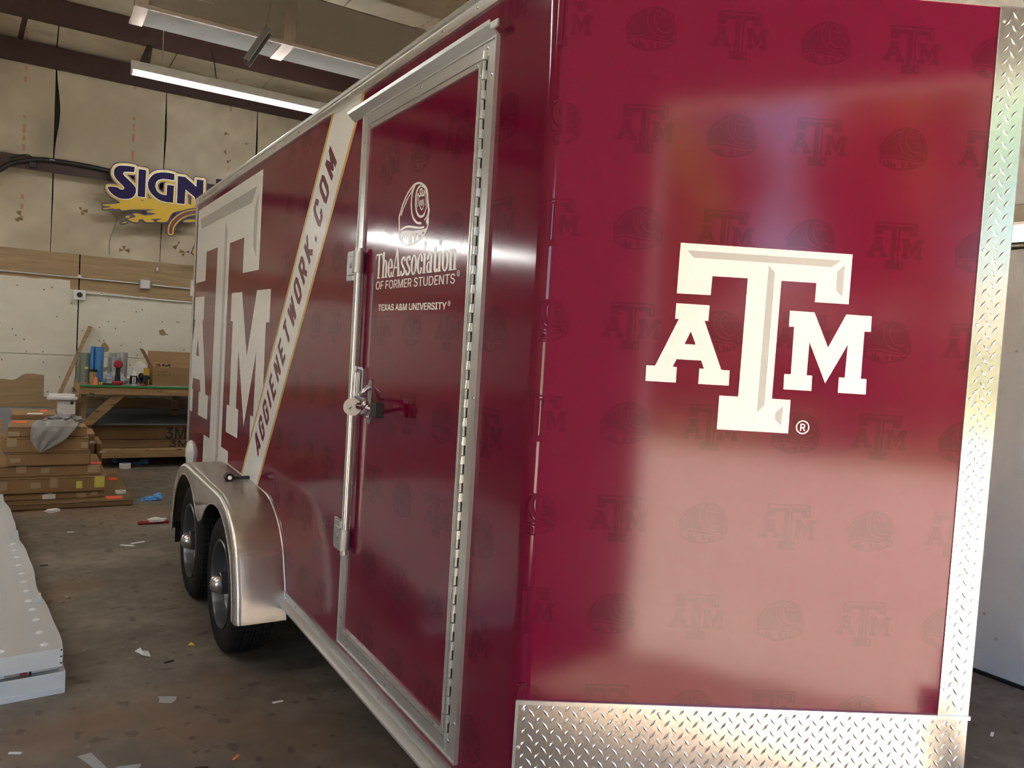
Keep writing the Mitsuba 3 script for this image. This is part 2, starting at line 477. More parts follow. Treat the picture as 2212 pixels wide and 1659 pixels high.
beam('wall_girt', girt, 'dark red steel girt running along the back wall behind the hanging sign', 'beam')
beam('eave_strut', cee(YW - .10, ze0, ze0 + .235), 'dark red steel beam along the top of the back wall under the ceiling', 'beam')
yp = 7.45
zp = aty(0, 22, yp)[2]
beam('roof_purlin', cee(yp, zp, zp + .235), 'dark red steel roof beam crossing behind the wrapped duct', 'beam')
beam('roof_purlin', cee(yp - 3.1, zp, zp + .235), 'dark red steel roof beam above the duct, nearer the open door', 'beam')
beam('roof_purlin', cee(yp - 6.2, zp, zp + .235), 'dark red steel roof beam closest to the open door', 'beam')
for i in range(9):
    a, b = seams[i], seams[i + 1]
    put('ceiling_sheet', bx((a + .006, YF, ZC + .02), (b - .004, YW, ZC + .05)), 'insulation', 'ceiling')
k = thing('sag_strap', 'dark steel strap bridging the two roof beams at the far left', 'strap')
put('strap', hull([aty(50, 26, yp + .1) + d for d in np.array([[0, 0, 0], [.05, 0, 0], [0, .01, 0], [.05, .01, 0]])] + [aty(38, 82, YW - .1) + d for d in np.array([[0, 0, 0], [.05, 0, 0], [0, .01, 0], [.05, .01, 0]])]), 'red_oxide', k)

# ------------------------------------------------------------------ trailer
TR = thing('cargo_trailer', 'maroon wrapped enclosed cargo trailer with aluminium trim and a pointed nose', 'trailer')
SD = frame((0, 0, 0), (0, -1, 0), (0, 0, 1), (-1, 0, 0))                  # side: u = -y
cn, sn = math.cos(NOSE_ANGLE), math.sin(NOSE_ANGLE)
NV, NN = np.array([cn, -sn, 0]), np.array([-sn, -cn, 0])
NS = frame((0, 0, 0), NV, (0, 0, 1), NN)                                  # nose panel
YR, NOSE_U = 4.575, 1.112
WT = 2 * NOSE_U * cn                                                      # trailer width
ZT = 2.462


def nosept(px, py):
    d = ray(px, py); t = -(CAM @ NN) / (d @ NN); p = CAM + d * t
    return np.array([p @ NV, p[2]])


def sidept(px, py):
    p = atx(px, py, 0.0); return np.array([-p[1], p[2]])


well = Polygon([(-3.71, .2), (-3.69, .45), (-3.60, .60), (-3.46, .70), (-3.3, .745), (-2.33, .745), (-2.17, .70), (-2.03, .60), (-1.945, .45), (-1.92, .2)])
doorcut = sbox(-1.198, 0.45, -0.268, 2.36)
side = sbox(-YR, 0.40, -0.03, ZT).difference(well).difference(doorcut)
put('side_panel', ext(side, .02, SD, -.02), 'maroon_wrap', TR, label='maroon wrapped side wall with faint darker emblems')
# rounded front corner
rc = 0.03
arc = []
t0 = np.array([0, rc]); cen = np.array([rc, rc])
ang = np.linspace(math.pi, math.pi + (math.pi / 2 - NOSE_ANGLE), 9)
p0 = np.array([0.0, 0.031]); p1 = NV[:2] * 0.031
bis = (np.array([1.0, 0]) - NN[:2]); cc = p0 + np.array([1, 0]) * (0.031 / math.tan((math.pi / 2 - NOSE_ANGLE) / 2))
r0 = np.linalg.norm(cc - p0)
a0, a1 = math.atan2(*(p0 - cc)[::-1]), math.atan2(*(p1 - cc)[::-1])
if a1 - a0 > math.pi: a1 -= 2 * math.pi
if a0 - a1 > math.pi: a1 += 2 * math.pi
outer = [cc + (r0 + .001) * np.array([math.cos(a), math.sin(a)]) for a in np.linspace(a0, a1, 12)]
inner = [cc + (r0 - .02) * np.array([math.cos(a), math.sin(a)]) for a in np.linspace(a1, a0, 12)]
put('front_corner', ext(Polygon(outer + inner), ZT - .38, frame((0, 0, .38), (1, 0, 0), (0, 1, 0), (0, 0, 1))), 'maroon_wrap', TR, smooth=25)
put('nose_panel', ext(sbox(0.03, .36, NOSE_U - .004, 2.437), .02, NS, -.02), 'maroon_wrap', TR, label='maroon wrapped slanted nose panel with faint darker emblems')
# hidden shell: other nose wing, far side, rear, roof, floor
NV2 = np.array([cn, sn, 0]); nose_tip = NV * NOSE_U
put('nose_panel', ext(sbox(0.006, .36, NOSE_U, 2.437), .02, frame(nose_tip, NV2, (0, 0, 1), (sn, -cn, 0)), -.02), 'maroon_wrap', TR)
put('side_panel', bx((WT - .02, 0.0, .40), (WT, YR, ZT)), 'maroon_wrap', TR)
put('rear_panel', bx((.02, YR - .02, .40), (WT - .02, YR, ZT)), 'white_paint', TR)
plan = Polygon([(0.005, .02), (0.005, YR), (WT - .005, YR), (WT - .005, .02), nose_tip[:2] + np.array([0, .012])])
put('roof', ext(plan, .012, frame((0, 0, ZT + .022), (1, 0, 0), (0, 1, 0), (0, 0, 1))), 'aluminium', TR)
floor_plan = plan.buffer(-.03).difference(sbox(-.1, 1.93, .25, 3.70)).difference(sbox(WT - .25, 1.93, WT + .1, 3.70))
put('deck', ext(floor_plan, .05, frame((0, 0, .41), (1, 0, 0), (0, 1, 0), (0, 0, 1))), 'black', TR)
put('wheel_box', bx((.235, 1.92, .41), (.25, 3.71, .80)), 'black', TR)
put('wheel_box', bx((.0205, 1.92, .755), (.235, 3.71, .77)), 'black', TR)
put('axle', rod((0.03, 2.39, .33), (WT - .03, 2.39, .33), .035), 'black', TR)
put('axle', rod((0.03, 3.25, .33), (WT - .03, 3.25, .33), .035), 'black', TR)
put('tongue', join(bx((nose_tip[0] - .06, -1.35, .42), (nose_tip[0] + .06, .3, .50), .006), rod((nose_tip[0], -1.0, .02), (nose_tip[0], -1.0, .75), .03), bx((nose_tip[0] - .1, -1.1, 0), (nose_tip[0] + .1, -.9, .03), .004)), 'black', TR)

# rails
railp = Polygon([(.0005, 2.450), (-.012, 2.450), (-.013, 2.461), (-.0065, 2.4635), (-.0065, 2.487), (-.013, 2.490), (-.015, 2.499), (-.010, 2.507), (0.004, 2.509), (.05, 2.512), (.05, 2.497), (.0005, 2.494)])
yj = -sidept(762, 190)[0]
for (y0, y1) in ((0.0, yj - .002), (yj + .002, YR + .01)):
    put('top_rail', ext(railp, y1 - y0, frame((0, y1, 0), (1, 0, 0), (0, 0, 1), (0, -1, 0))), 'bright_aluminium', TR, smooth=30)
botp = Polygon([(.0005, .418), (-.008, .418), (-.009, .409), (-.004, .407), (-.004, .382), (-.014, .379), (-.030, .366), (-.030, .358), (-.002, .356), (.012, .340), (.03, .34), (.03, .398), (.0005, .40)])
for (y0, y1) in ((0.02, 1.905), (3.73, YR + .008)):
    put('bottom_rail', ext(botp, y1 - y0, frame((0, y1, 0), (1, 0, 0), (0, 0, 1), (0, -1, 0))), 'aluminium', TR, smooth=30)
put('rear_trim', join(bx((-.006, YR - .05, .40), (.0, YR + .012, 2.45), .002), bx((-.006, YR, .40), (.06, YR + .012, 2.45), .002)), 'aluminium', TR)
put('rear_hinge', bx((-.02, YR + .012, 1.80), (.03, YR + .03, 1.92), .003), 'bright_aluminium', TR)
put('nose_cap', ext(sbox(0.004, 2.434, NOSE_U + .002, 2.486), .010, NS, -.008), 'bright_aluminium', TR)
put('nose_cap', ext(sbox(0.0, 2.434, NOSE_U + .004, 2.486), .010, frame(nose_tip, NV2, (0, 0, 1), (sn, -cn, 0)), -.008), 'bright_aluminium', TR)


def dome(p, n, r, h=.4):
    n = np.asarray(n, float)
    return lathe([(0, r), (h * r * .7, r * .75), (h * r, r * .02)], p, n, 8)


riv = [dome((-.0065, y, 2.474), (-1, 0, 0), .0045) for y in list(np.arange(.18, YR, .205)) + [yj - .03, yj + .03]]
riv += [dome((-.004, y, .394), (-1, 0, 0), .0045) for y in np.arange(.1, 1.9, .235)]
riv += [dome((-.004, 1.893, z), (-1, 0, 0), .008) for z in (.385, .402)]
put('rivet', join(*riv), 'chrome', TR, smooth=40, kind='stuff')

# tread plate: nose strip and stone guard
ZG = 0.730
strip = sbox(1.036, ZG, NOSE_U, 2.437)
guard = sbox(0.003, .355, NOSE_U, ZG - .002)
put('nose_strip', ext(strip, .0022, NS, -.0002), 'tread_aluminium', TR, label='bright diamond tread plate strip up the nose edge')
put('stone_guard', ext(guard, .0022, NS, -.0002), 'tread_aluminium', TR, label='bright diamond tread plate guard across the foot of the nose')
NS2 = frame(nose_tip, NV2, (0, 0, 1), (sn, -cn, 0))
put('stone_guard', ext(sbox(.002, .355, NOSE_U, ZG - .002), .0022, NS2), 'tread_aluminium', TR)
put('nose_strip', ext(sbox(.002, ZG, .08, 2.437), .0022, NS2), 'tread_aluminium', TR)


def lug_mesh(cx, cz, s, z0=.0019):
    L, w, h = .0125, .0036, .0017
    a = math.radians(38 * s if s < 0 else 38)
    d = np.array([math.cos(math.radians(52)), math.sin(math.radians(52)) * s]); e = np.array([-d[1], d[0]])
    c = np.array([cx, cz])
    pl = [c + d * L, c + e * w, c - d * L, c - e * w]
    tp = [c + d * L * .42, c - d * L * .42]
    v = [[*p, z0] for p in pl] + [[*p, z0 + h] for p in tp]
    f = [[0, 1, 4], [1, 5, 4], [1, 2, 5], [2, 3, 5], [3, 4, 5], [3, 0, 4]]
    return v, f


def lugs(region):
    V, Fc = [], []
    x0, z0, x1, z1 = region.bounds
    px, pz = .0345, .0300
    inner = region.buffer(-.007)
    for i in range(int((x1) / px) + 3):
        for j in range(int((z1 - .34) / pz) + 3):
            for q, s in ((0, -1), (1, 1)):
                c = (i * px + q * px * .5 + .004, .345 + j * pz + q * pz * .5)
                if inner.contains(Point(c)):
                    v, f = lug_mesh(c[0], c[1], s)
                    Fc += [[a + len(V) for a in t] for t in f]; V += v
    m = trimesh.Trimesh(V, Fc, process=False)
    return m


put('tread_lug', moved(lugs(strip), NS), 'tread_aluminium', f'{TR}__nose_strip', kind='stuff')
put('tread_lug', moved(lugs(guard), NS), 'tread_aluminium', f'{TR}__stone_guard', kind='stuff')
put('guard_trim', join(ext(sbox(0.0, ZG - .004, NOSE_U + .004, ZG + .006), .006, NS, 0), ext(sbox(-.001, .355, .006, ZG + .004), .005, NS, 0)), 'bright_aluminium', TR)
scr = [dome(NS[:3, 3] + NV * u + np.array([0, 0, z]) + NN * .0018, NN, .0055, .5) for u in (.018, .345, .66, 1.062) for z in (ZG - .017,)]
scr += [dome(NV * .012 + np.array([0, 0, z]) + NN * .0018, NN, .0055, .5) for z in (.62, .5)]
scr += [dome(NV * 1.046 + np.array([0, 0, z]) + NN * .0018, NN, .0048, .5) for z in np.arange(.80, 2.42, .178)]
put('screw', join(*scr), 'zinc', TR, smooth=40, kind='stuff')
put('strip_edge', ext(sbox(1.0345, ZG, 1.0365, 2.437), .003, NS), 'bright_aluminium', TR)

# ---- block emblem, read off the nose panel
S2 = lambda pts: [tuple(nosept(1350 + x / 3.3185, 480 + y / 3.3185)) for x, y in pts]
ET = S2([(400, 147), (1632, 231), (1603, 589), (1361, 573), (1371, 436), (1121, 420), (1053, 1265), (1187, 1274), (1169, 1514), (658, 1484), (676, 1242), (811, 1250), (880, 402), (627, 387), (614, 523), (371, 510)])
EA = S2([(368, 580), (607, 596), (597, 708), (570, 707), (690, 1058), (750, 1062), (744, 1172), (525, 1159), (533, 1048), (566, 1050), (546, 992), (370, 982), (342, 1035), (372, 1038), (364, 1150), (147, 1137), (153, 1025), (216, 1028), (386, 694), (359, 692)])
EAh = S2([(472, 783), (507, 878), (427, 873)])
EM = S2([(1182, 634), (1358, 646), (1455, 898), (1587, 661), (1769, 674), (1762, 787), (1716, 784), (1690, 1122), (1731, 1125), (1725, 1236), (1525, 1223), (1533, 1112), (1574, 1115), (1597, 878), (1434, 1155), (1322, 860), (1302, 1096), (1342, 1099), (1336, 1210), (1135, 1198), (1141, 1087), (1188, 1090), (1212, 750), (1175, 748)])
EB = [S2(q) for q in ([(447, 201), (1550, 275), (1482, 322), (492, 254)], [(1575, 307), (1557, 535), (1512, 488), (1522, 357)], [(1030, 313), (1074, 362), (998, 1313), (945, 1360)], [(1132, 1319), (1118, 1459), (1075, 1412), (1077, 1370)])]
PT, PA, PM = Polygon(ET), Polygon(EA, [EAh]), Polygon(EM)
PBs = unary_union([Polygon(q) for q in EB])
E0 = unary_union([PT, PA, PM])
ec = np.array([(PT.bounds[0] + PT.bounds[2]) / 2, (PT.bounds[1] + PT.bounds[3]) / 2])
put('letter_t', ext(PT, .0006, NS), 'white_wrap', TR, label='big white T of the nose emblem')
put('letter_a', ext(PA, .0006, NS), 'white_wrap', TR, label='white A of the nose emblem')
put('letter_m', ext(PM, .0006, NS), 'white_wrap', TR, label='white M of the nose emblem')
put('bevel_mark', ext(PBs, .0004, NS, .0006), 'grey_wrap', TR)
rcx = nosept(1350 + 1273 / 3.3185, 480 + 1470 / 3.3185)
put('registered_mark', join(ext(Point(rcx).buffer(.0165).difference(Point(rcx).buffer(.0135)), .0006, NS), moved(text_flat('R', .0165, .0125, np.eye(4), .0006, True), NS @ frame((rcx[0] - .0058, rcx[1] - .0083, 0), (1, 0, 0), (0, 1, 0), (0, 0, 1)))), 'white_wrap', TR)
# large copy on the side wall
k_side = 4.43
t_tr = np.array([PT.bounds[2], PT.bounds[3]])
tgt = sidept(569.0, 365.3)


def to_side(g):
    return affinity.affine_transform(g, [k_side, 0, 0, k_side, tgt[0] - k_side * t_tr[0], tgt[1] - k_side * t_tr[1]])


stripe = Polygon([sidept(717.2, 249.9), sidept(789, 202), sidept(556.7, 1050.4), sidept(520.7, 1023.2)])
sv = np.array(stripe.exterior.coords[:4])
dirv = (sv[1] - sv[2]) / np.linalg.norm(sv[1] - sv[2])
stripe = Polygon([sv[0], sv[1], sv[2] - dirv * .12, sv[3] - dirv * .12]).intersection(sbox(-YR, .43, 0, 2.452))
clipbox = sbox(-YR + .004, .43, 0, 2.452).difference(well).difference(stripe)
for nm, g in (('letter_t', PT), ('letter_a', PA), ('letter_m', PM)):
    put(nm, ext(to_side(g).intersection(clipbox), .0006, SD), 'white_wrap', TR, label=f'huge white {nm[-1].upper()} of the emblem on the side wall')
put('bevel_mark', ext(to_side(PBs).intersection(clipbox), .0004, SD, .0006), 'grey_wrap', TR)
put('stripe', ext(stripe.difference(well), .0006, SD), 'white_wrap', TR, label='slanted white stripe with a web address on the side wall')
perp = np.array([-dirv[1], dirv[0]])
hw = abs((sv[1] - sv[0]) @ perp)
gold = [LineString([sv[i] + dirv * .5 + sgn * perp * .010, sv[j] - dirv * .6 + sgn * perp * .010]).buffer(.0105, cap_style=2) for i, j, sgn in ((0, 3, -1), (1, 2, 1))]
put('stripe_edge', ext(gold[0].intersection(stripe).difference(well), .0004, SD, .0006), 'gold_wrap', f'{TR}__stripe')
put('stripe_edge', ext(gold[1].intersection(stripe).difference(well), .0004, SD, .0006), 'gold_wrap', f'{TR}__stripe')

# block lettering of the stripe: strokes on a 1 x 1 cell
C_ = .22
GLY = {
    'A': [[(0, 0), (.38, 1), (.62, 1), (1, 0)], [(.2, .28), (.8, .28)]],
    'G': [[(.95, .72), (.95, .85), (.8, 1), (.2, 1), (.05, .85), (.05, .15), (.2, 0), (.8, 0), (.95, .15), (.95, .48), (.55, .48)]],
    'I': [[(.5, 0), (.5, 1)]],
    'E': [[(.95, 1), (.05, 1), (.05, 0), (.95, 0)], [(.05, .5), (.8, .5)]],
    'N': [[(.05, -.05), (.05, 1.05)], [(.05, 1), (.95, 0)], [(.95, -.05), (.95, 1.05)]],
    'T': [[(0, 1), (1, 1)], [(.5, 1), (.5, -.06)]],
    'W': [[(0, 1.05), (.22, 0), (.5, .8), (.78, 0), (1, 1.05)]],
    'O': [[(.05, .18), (.05, .82), (.22, 1), (.78, 1), (.95, .82), (.95, .18), (.78, 0), (.22, 0), (.05, .18)]],
    'R': [[(.05, -.05), (.05, 1), (.8, 1), (.95, .85), (.95, .62), (.8, .47), (.05, .47)], [(.5, .47), (.95, -.05)]],
    'K': [[(.05, -.05), (.05, 1.05)], [(.95, 1.05), (.2, .5), (.98, -.05)]],
    '.': [[(-.2, .0), (1.2, .0)]],
    'C': [[(.95, .7), (.95, .82), (.78, 1), (.22, 1), (.05, .82), (.05, .18), (.22, 0), (.78, 0), (.95, .18), (.95, .3)]],
    'M': [[(.05, -.05), (.05, 1.05)], [(.05, .98), (.5, .25), (.95, .98)], [(.95, 1.05), (.95, -.05)]],
}


def glyph(ch, w, h, st, slant=0.0):
    g = unary_union([LineString([(x * (w - st) + st / 2 + slant * y * h, y * (h - st) + st / 2) for x, y in pl]).buffer(st / 2, cap_style=2, join_style=2, mitre_limit=1.6) for pl in GLY[ch]])
    return g.intersection(sbox(-1, 0, 2, h))


pA, pM = sidept(530 + 66 / 2.335, 300 + 1615 / 2.335), sidept(530 + 470 / 2.335, 300 + 125 / 2.335)
word = 'AGGIENETWORK.COM'
wid = {'I': .45, '.': .5, 'M': 1.15, 'W': 1.2}
adv = [wid.get(c, 1.0) + .36 for c in word]
L = float((pM - pA) @ dirv); unit = L / (sum(adv) - .36)
u0 = 0.0
for ch, a in zip(word, adv):
    wch = unit * wid.get(ch, 1.0)
    g = glyph(ch, wch, .138, .026, 0.06)
    M2 = [dirv[0], perp[0], dirv[1], perp[1], *(pA + dirv * u0)]
    put('web_letter', ext(affinity.affine_transform(g, M2), .0004, SD, .0006), 'maroon_text', f'{TR}__stripe')
    u0 += unit * a

# ---- ring emblem, traced from the door
R8 = lambda pts: [tuple(sidept(850 + x / 10.05, 380 + y / 10.05)) for x, y in pts]


def smooth_poly(pts, n=5):
    return Polygon(catmull(np.array(R8(pts) + R8(pts[:1])), n)).buffer(0)


def stroke(pts, w):
    return LineString(catmull(np.array(R8(pts)), 6)).buffer(w / 10.05 * .00135 * 1.62, cap_style=2)


ring_out = smooth_poly([(590, 130), (680, 170), (740, 240), (775, 340), (785, 520), (812, 740), (795, 870), (790, 1050), (750, 1190), (715, 1260), (640, 1370), (540, 1450), (440, 1510), (340, 1530), (250, 1500), (170, 1420), (138, 1330), (145, 1180), (140, 900), (170, 800), (230, 600), (320, 390), (420, 240), (500, 160)])
r_edge = ring_out.difference(ring_out.buffer(-.0068))
r_lines = unary_union([
    stroke([(190, 870), (250, 690), (330, 510), (415, 360), (465, 270)], 11), stroke([(430, 470), (440, 380), (470, 260)], 9),
    stroke([(500, 200), (450, 330), (422, 480), (414, 640), (425, 800), (460, 920), (520, 1005), (580, 1032), (632, 1030)], 16),
    stroke([(620, 215), (560, 280), (520, 400), (510, 560), (515, 700), (545, 820), (590, 880), (630, 888), (680, 860), (710, 800)], 17),
    stroke([(715, 780), (745, 680), (770, 600)], 9), stroke([(640, 225), (705, 262), (745, 370), (758, 500), (762, 610)], 11),
    stroke([(775, 640), (785, 760), (765, 860), (700, 965)], 11), smooth_poly([(730, 985), (770, 900), (790, 1000), (785, 1040), (755, 1055)]),
    stroke([(180, 1190), (260, 1130), (360, 1105), (480, 1120), (600, 1132), (690, 1115)], 15),
    stroke([(575, 460), (572, 560), (600, 660), (640, 740), (680, 660), (690, 590)], 7), stroke([(575, 465), (635, 435), (695, 440)], 7),
    stroke([(553, 380), (575, 430), (605, 440), (622, 400), (600, 340), (625, 290), (645, 300), (655, 360), (650, 410), (685, 420), (692, 340), (690, 310)], 13),
    stroke([(690, 320), (715, 380), (720, 460), (735, 560), (720, 650)], 7), stroke([(555, 380), (540, 480), (538, 600), (548, 680)], 6)] +
    [stroke([(x, 535 - .3 * (x - 595)), (x + 2, 620 + .9 * (45 - abs(x - 640)))], 5) for x in (600, 616, 632, 648, 664, 680)])
r_base = smooth_poly([(155, 1300), (200, 1225), (260, 1195), (360, 1185), (460, 1195), (560, 1180), (650, 1170), (740, 1140), (748, 1190), (715, 1255), (640, 1370), (540, 1450), (440, 1510), (340, 1530), (250, 1500), (170, 1420), (138, 1340)])
r_holes = unary_union([Polygon(R8(q)).buffer(0) for q in (
    [(205, 1310), (192, 1360), (230, 1430), (290, 1472), (350, 1488), (347, 1350), (325, 1320), (305, 1400), (302, 1238), (283, 1245), (268, 1400), (255, 1260), (243, 1265), (236, 1410), (218, 1400)],
    [(425, 1240), (470, 1245), (465, 1410), (445, 1447), (425, 1400)], [(514, 1245), (552, 1250), (552, 1370), (514, 1415)], [(573, 1255), (590, 1260), (588, 1345), (573, 1360)],
    [(612, 1300), (625, 1270), (632, 1310), (606, 1350)], [(650, 1215), (705, 1215), (660, 1290)])])
ring_white = unary_union([r_edge, r_lines.intersection(ring_out), r_base.difference(r_holes).intersection(ring_out)])
ring_dark = ring_out.difference(unary_union([r_lines.buffer(-.0004), r_base.difference(r_holes).buffer(-.0006)]).difference(r_edge.buffer(.0002)))
rb = ring_out.bounds
rcen = np.array([(rb[0] + rb[2]) / 2, (rb[1] + rb[3]) / 2])
e_dark = unary_union([PT.difference(PBs), PA, PM])


def shrink(g, c0, s, c, sx=1.0):
    return affinity.affine_transform(g.simplify(.0004), [s * sx, 0, 0, s, c[0] - s * sx * c0[0], c[1] - s * c0[1]])


# ---- faint darker emblems printed over the film
npan = sbox(0.0, ZG + .008, 1.033, 2.436).difference(E0.buffer(.004))
for r in range(8):
    for q in range(-1, 6):
        c = (0.215 + .2052 * q, 2.318 - .2275 * r)
        g = shrink(e_dark, ec, .135 / (EM[4][0] - EA[15][0]), c) if (q + r) % 2 else shrink(ring_dark, rcen, .119 / (rb[2] - rb[0]), c)
        g = g.intersection(npan)
        if g.area > 1e-5:
            put('faint_emblem', ext(g, .0003, NS), 'maroon_mark', f'{TR}__nose_panel')
span = sbox(-2.2, .45, -.03, 2.45).difference(stripe.buffer(.003)).difference(sbox(-1.21, .44, -.255, 2.40)).difference(well).difference(sbox(-1.33, 1.74, -1.12, 1.9)).difference(sbox(-1.28, .76, -1.12, .93))
for (Y, z) in [(s, t) for s in ()]:
    pass
dpan = sbox(-1.135, .52, -.352, 2.29)
ZD, side_marks, door_marks = .004, [], []
for r in range(-1, 8):
    for q in range(0, 9):
        c = (-(0.217 + .2435 * q), 2.147 - .2675 * r)
        g = shrink(e_dark, ec, .158 / (EM[4][0] - EA[15][0]), c) if (q + r) % 2 else shrink(ring_dark, rcen, .140 / (rb[2] - rb[0]), c)
        for lst, region in ((side_marks, span), (door_marks, dpan)):
            h = g.intersection(region)
            if h.area > 2e-5:
                lst.append(h)
for g in side_marks:
    put('faint_emblem', ext(g, .0003, SD), 'maroon_mark', f'{TR}__side_panel')

# ---- side door
DR = f'{TR}__side_door'
tag(DR, 'maroon side door in an aluminium frame')
put('door_panel', ext(sbox(-1.146, .505, -.335, 2.306), .03, SD, ZD - .03), 'maroon_wrap', DR)
keepout = [ring_white.buffer(.004), sbox(-1.02, 1.65, -.40, 1.865)]
for g in door_marks:
    g = g.difference(unary_union(keepout))
    if g.area > 2e-5:
        put('faint_emblem', ext(g, .0003, SD, ZD), 'maroon_mark', DR)
fo, fi = sbox(-1.204, .444, -.262, 2.365), sbox(-1.162, .486, -.300, 2.323)
put('door_frame', join(ext(fo.difference(fi), .009, SD, -.001), ext(fo.difference(fo.buffer(-.005, join_style=2)), .004, SD, .008)), 'aluminium', DR, label='wide outer aluminium door frame')
ei, eo = sbox(-1.143, .510, -.349, 2.303), sbox(-1.159, .489, -.337, 2.320)
put('door_edge', join(ext(eo.difference(ei), .010, SD, -.001), ext(ei.buffer(.0035, join_style=2).difference(ei), .003, SD, .009)), 'bright_aluminium', DR, label='aluminium edging around the door leaf')
put('door_gap', ext(fi.difference(eo), .002, SD, -.002), 'dark_gap', DR)
put('hinge_leaf', ext(sbox(-.337, .465, -.300, 2.338), .004, SD, .001), 'aluminium', DR)
zk0 = 2.338
for i in range(37):
    z1 = zk0 - .0508 * i
    put('hinge_knuckle', rod((-.0095, .3185, z1 - .0225), (-.0095, .3185, z1), .0078, 10), 'bright_aluminium', DR, smooth=40)
slots = [ext(sbox(-.3325, zk0 - .0508 * i - .0500, -.3135, zk0 - .0508 * i - .0235), .001, SD, .005) for i in range(37)]
put('hinge_slot', join(*slots), 'dark_gap', DR, kind='stuff')
put('hinge_knuckle_back', join(*[rod((-.0085, .3185 + .004, zk0 - .0508 * i - .0490), (-.0085, .3185 + .004, zk0 - .0508 * i - .0245), .0062, 8) for i in range(37)]), 'aluminium', DR, kind='stuff', smooth=40)
capp = Polygon([(0.0, 2.366), (-.003, 2.364), (-.030, 2.388), (-.033, 2.398), (-.029, 2.399), (-.026, 2.391), (-.002, 2.371), (0.0, 2.372)])
put('drip_cap', join(ext(capp, 1.045, frame((0, 1.312, 0), (1, 0, 0), (0, 0, 1), (0, -1, 0))), bx((-.03, .231, 2.372), (-.022, .268, 2.392), .002)), 'aluminium', DR)
rv = [dome((-.008, y, z), (-1, 0, 0), .005) for y, z in ((.31 + .0, 2.345), (.72, 2.345), (1.15, 2.345), (.36, 2.311), (.72, 2.311), (1.13, 2.311), (1.152, 2.26), (1.181, 2.26), (.281, 2.27), (.3435, 2.28), (.281, 1.43), (.345, 1.44), (.31, .49), (.281, .55), (.345, .55), (.4, .498), (.75, .498), (1.1, .498), (.75, .463), (1.1, .463), (1.15, .56), (1.181, .54), (.33, .463), (1.151, 1.30), (1.151, 1.0), (1.151, 1.55))]
put('rivet', join(*rv), 'chrome', DR, smooth=40, kind='stuff')

# white ring emblem and lettering on the door
dz = lambda u, v: SD @ frame((u, v, ZD), (1, 0, 0), (0, 1, 0), (0, 0, 1))
put('ring_emblem', ext(ring_white, .0006, SD, ZD), 'white_wrap', DR, label='white graduation ring emblem')


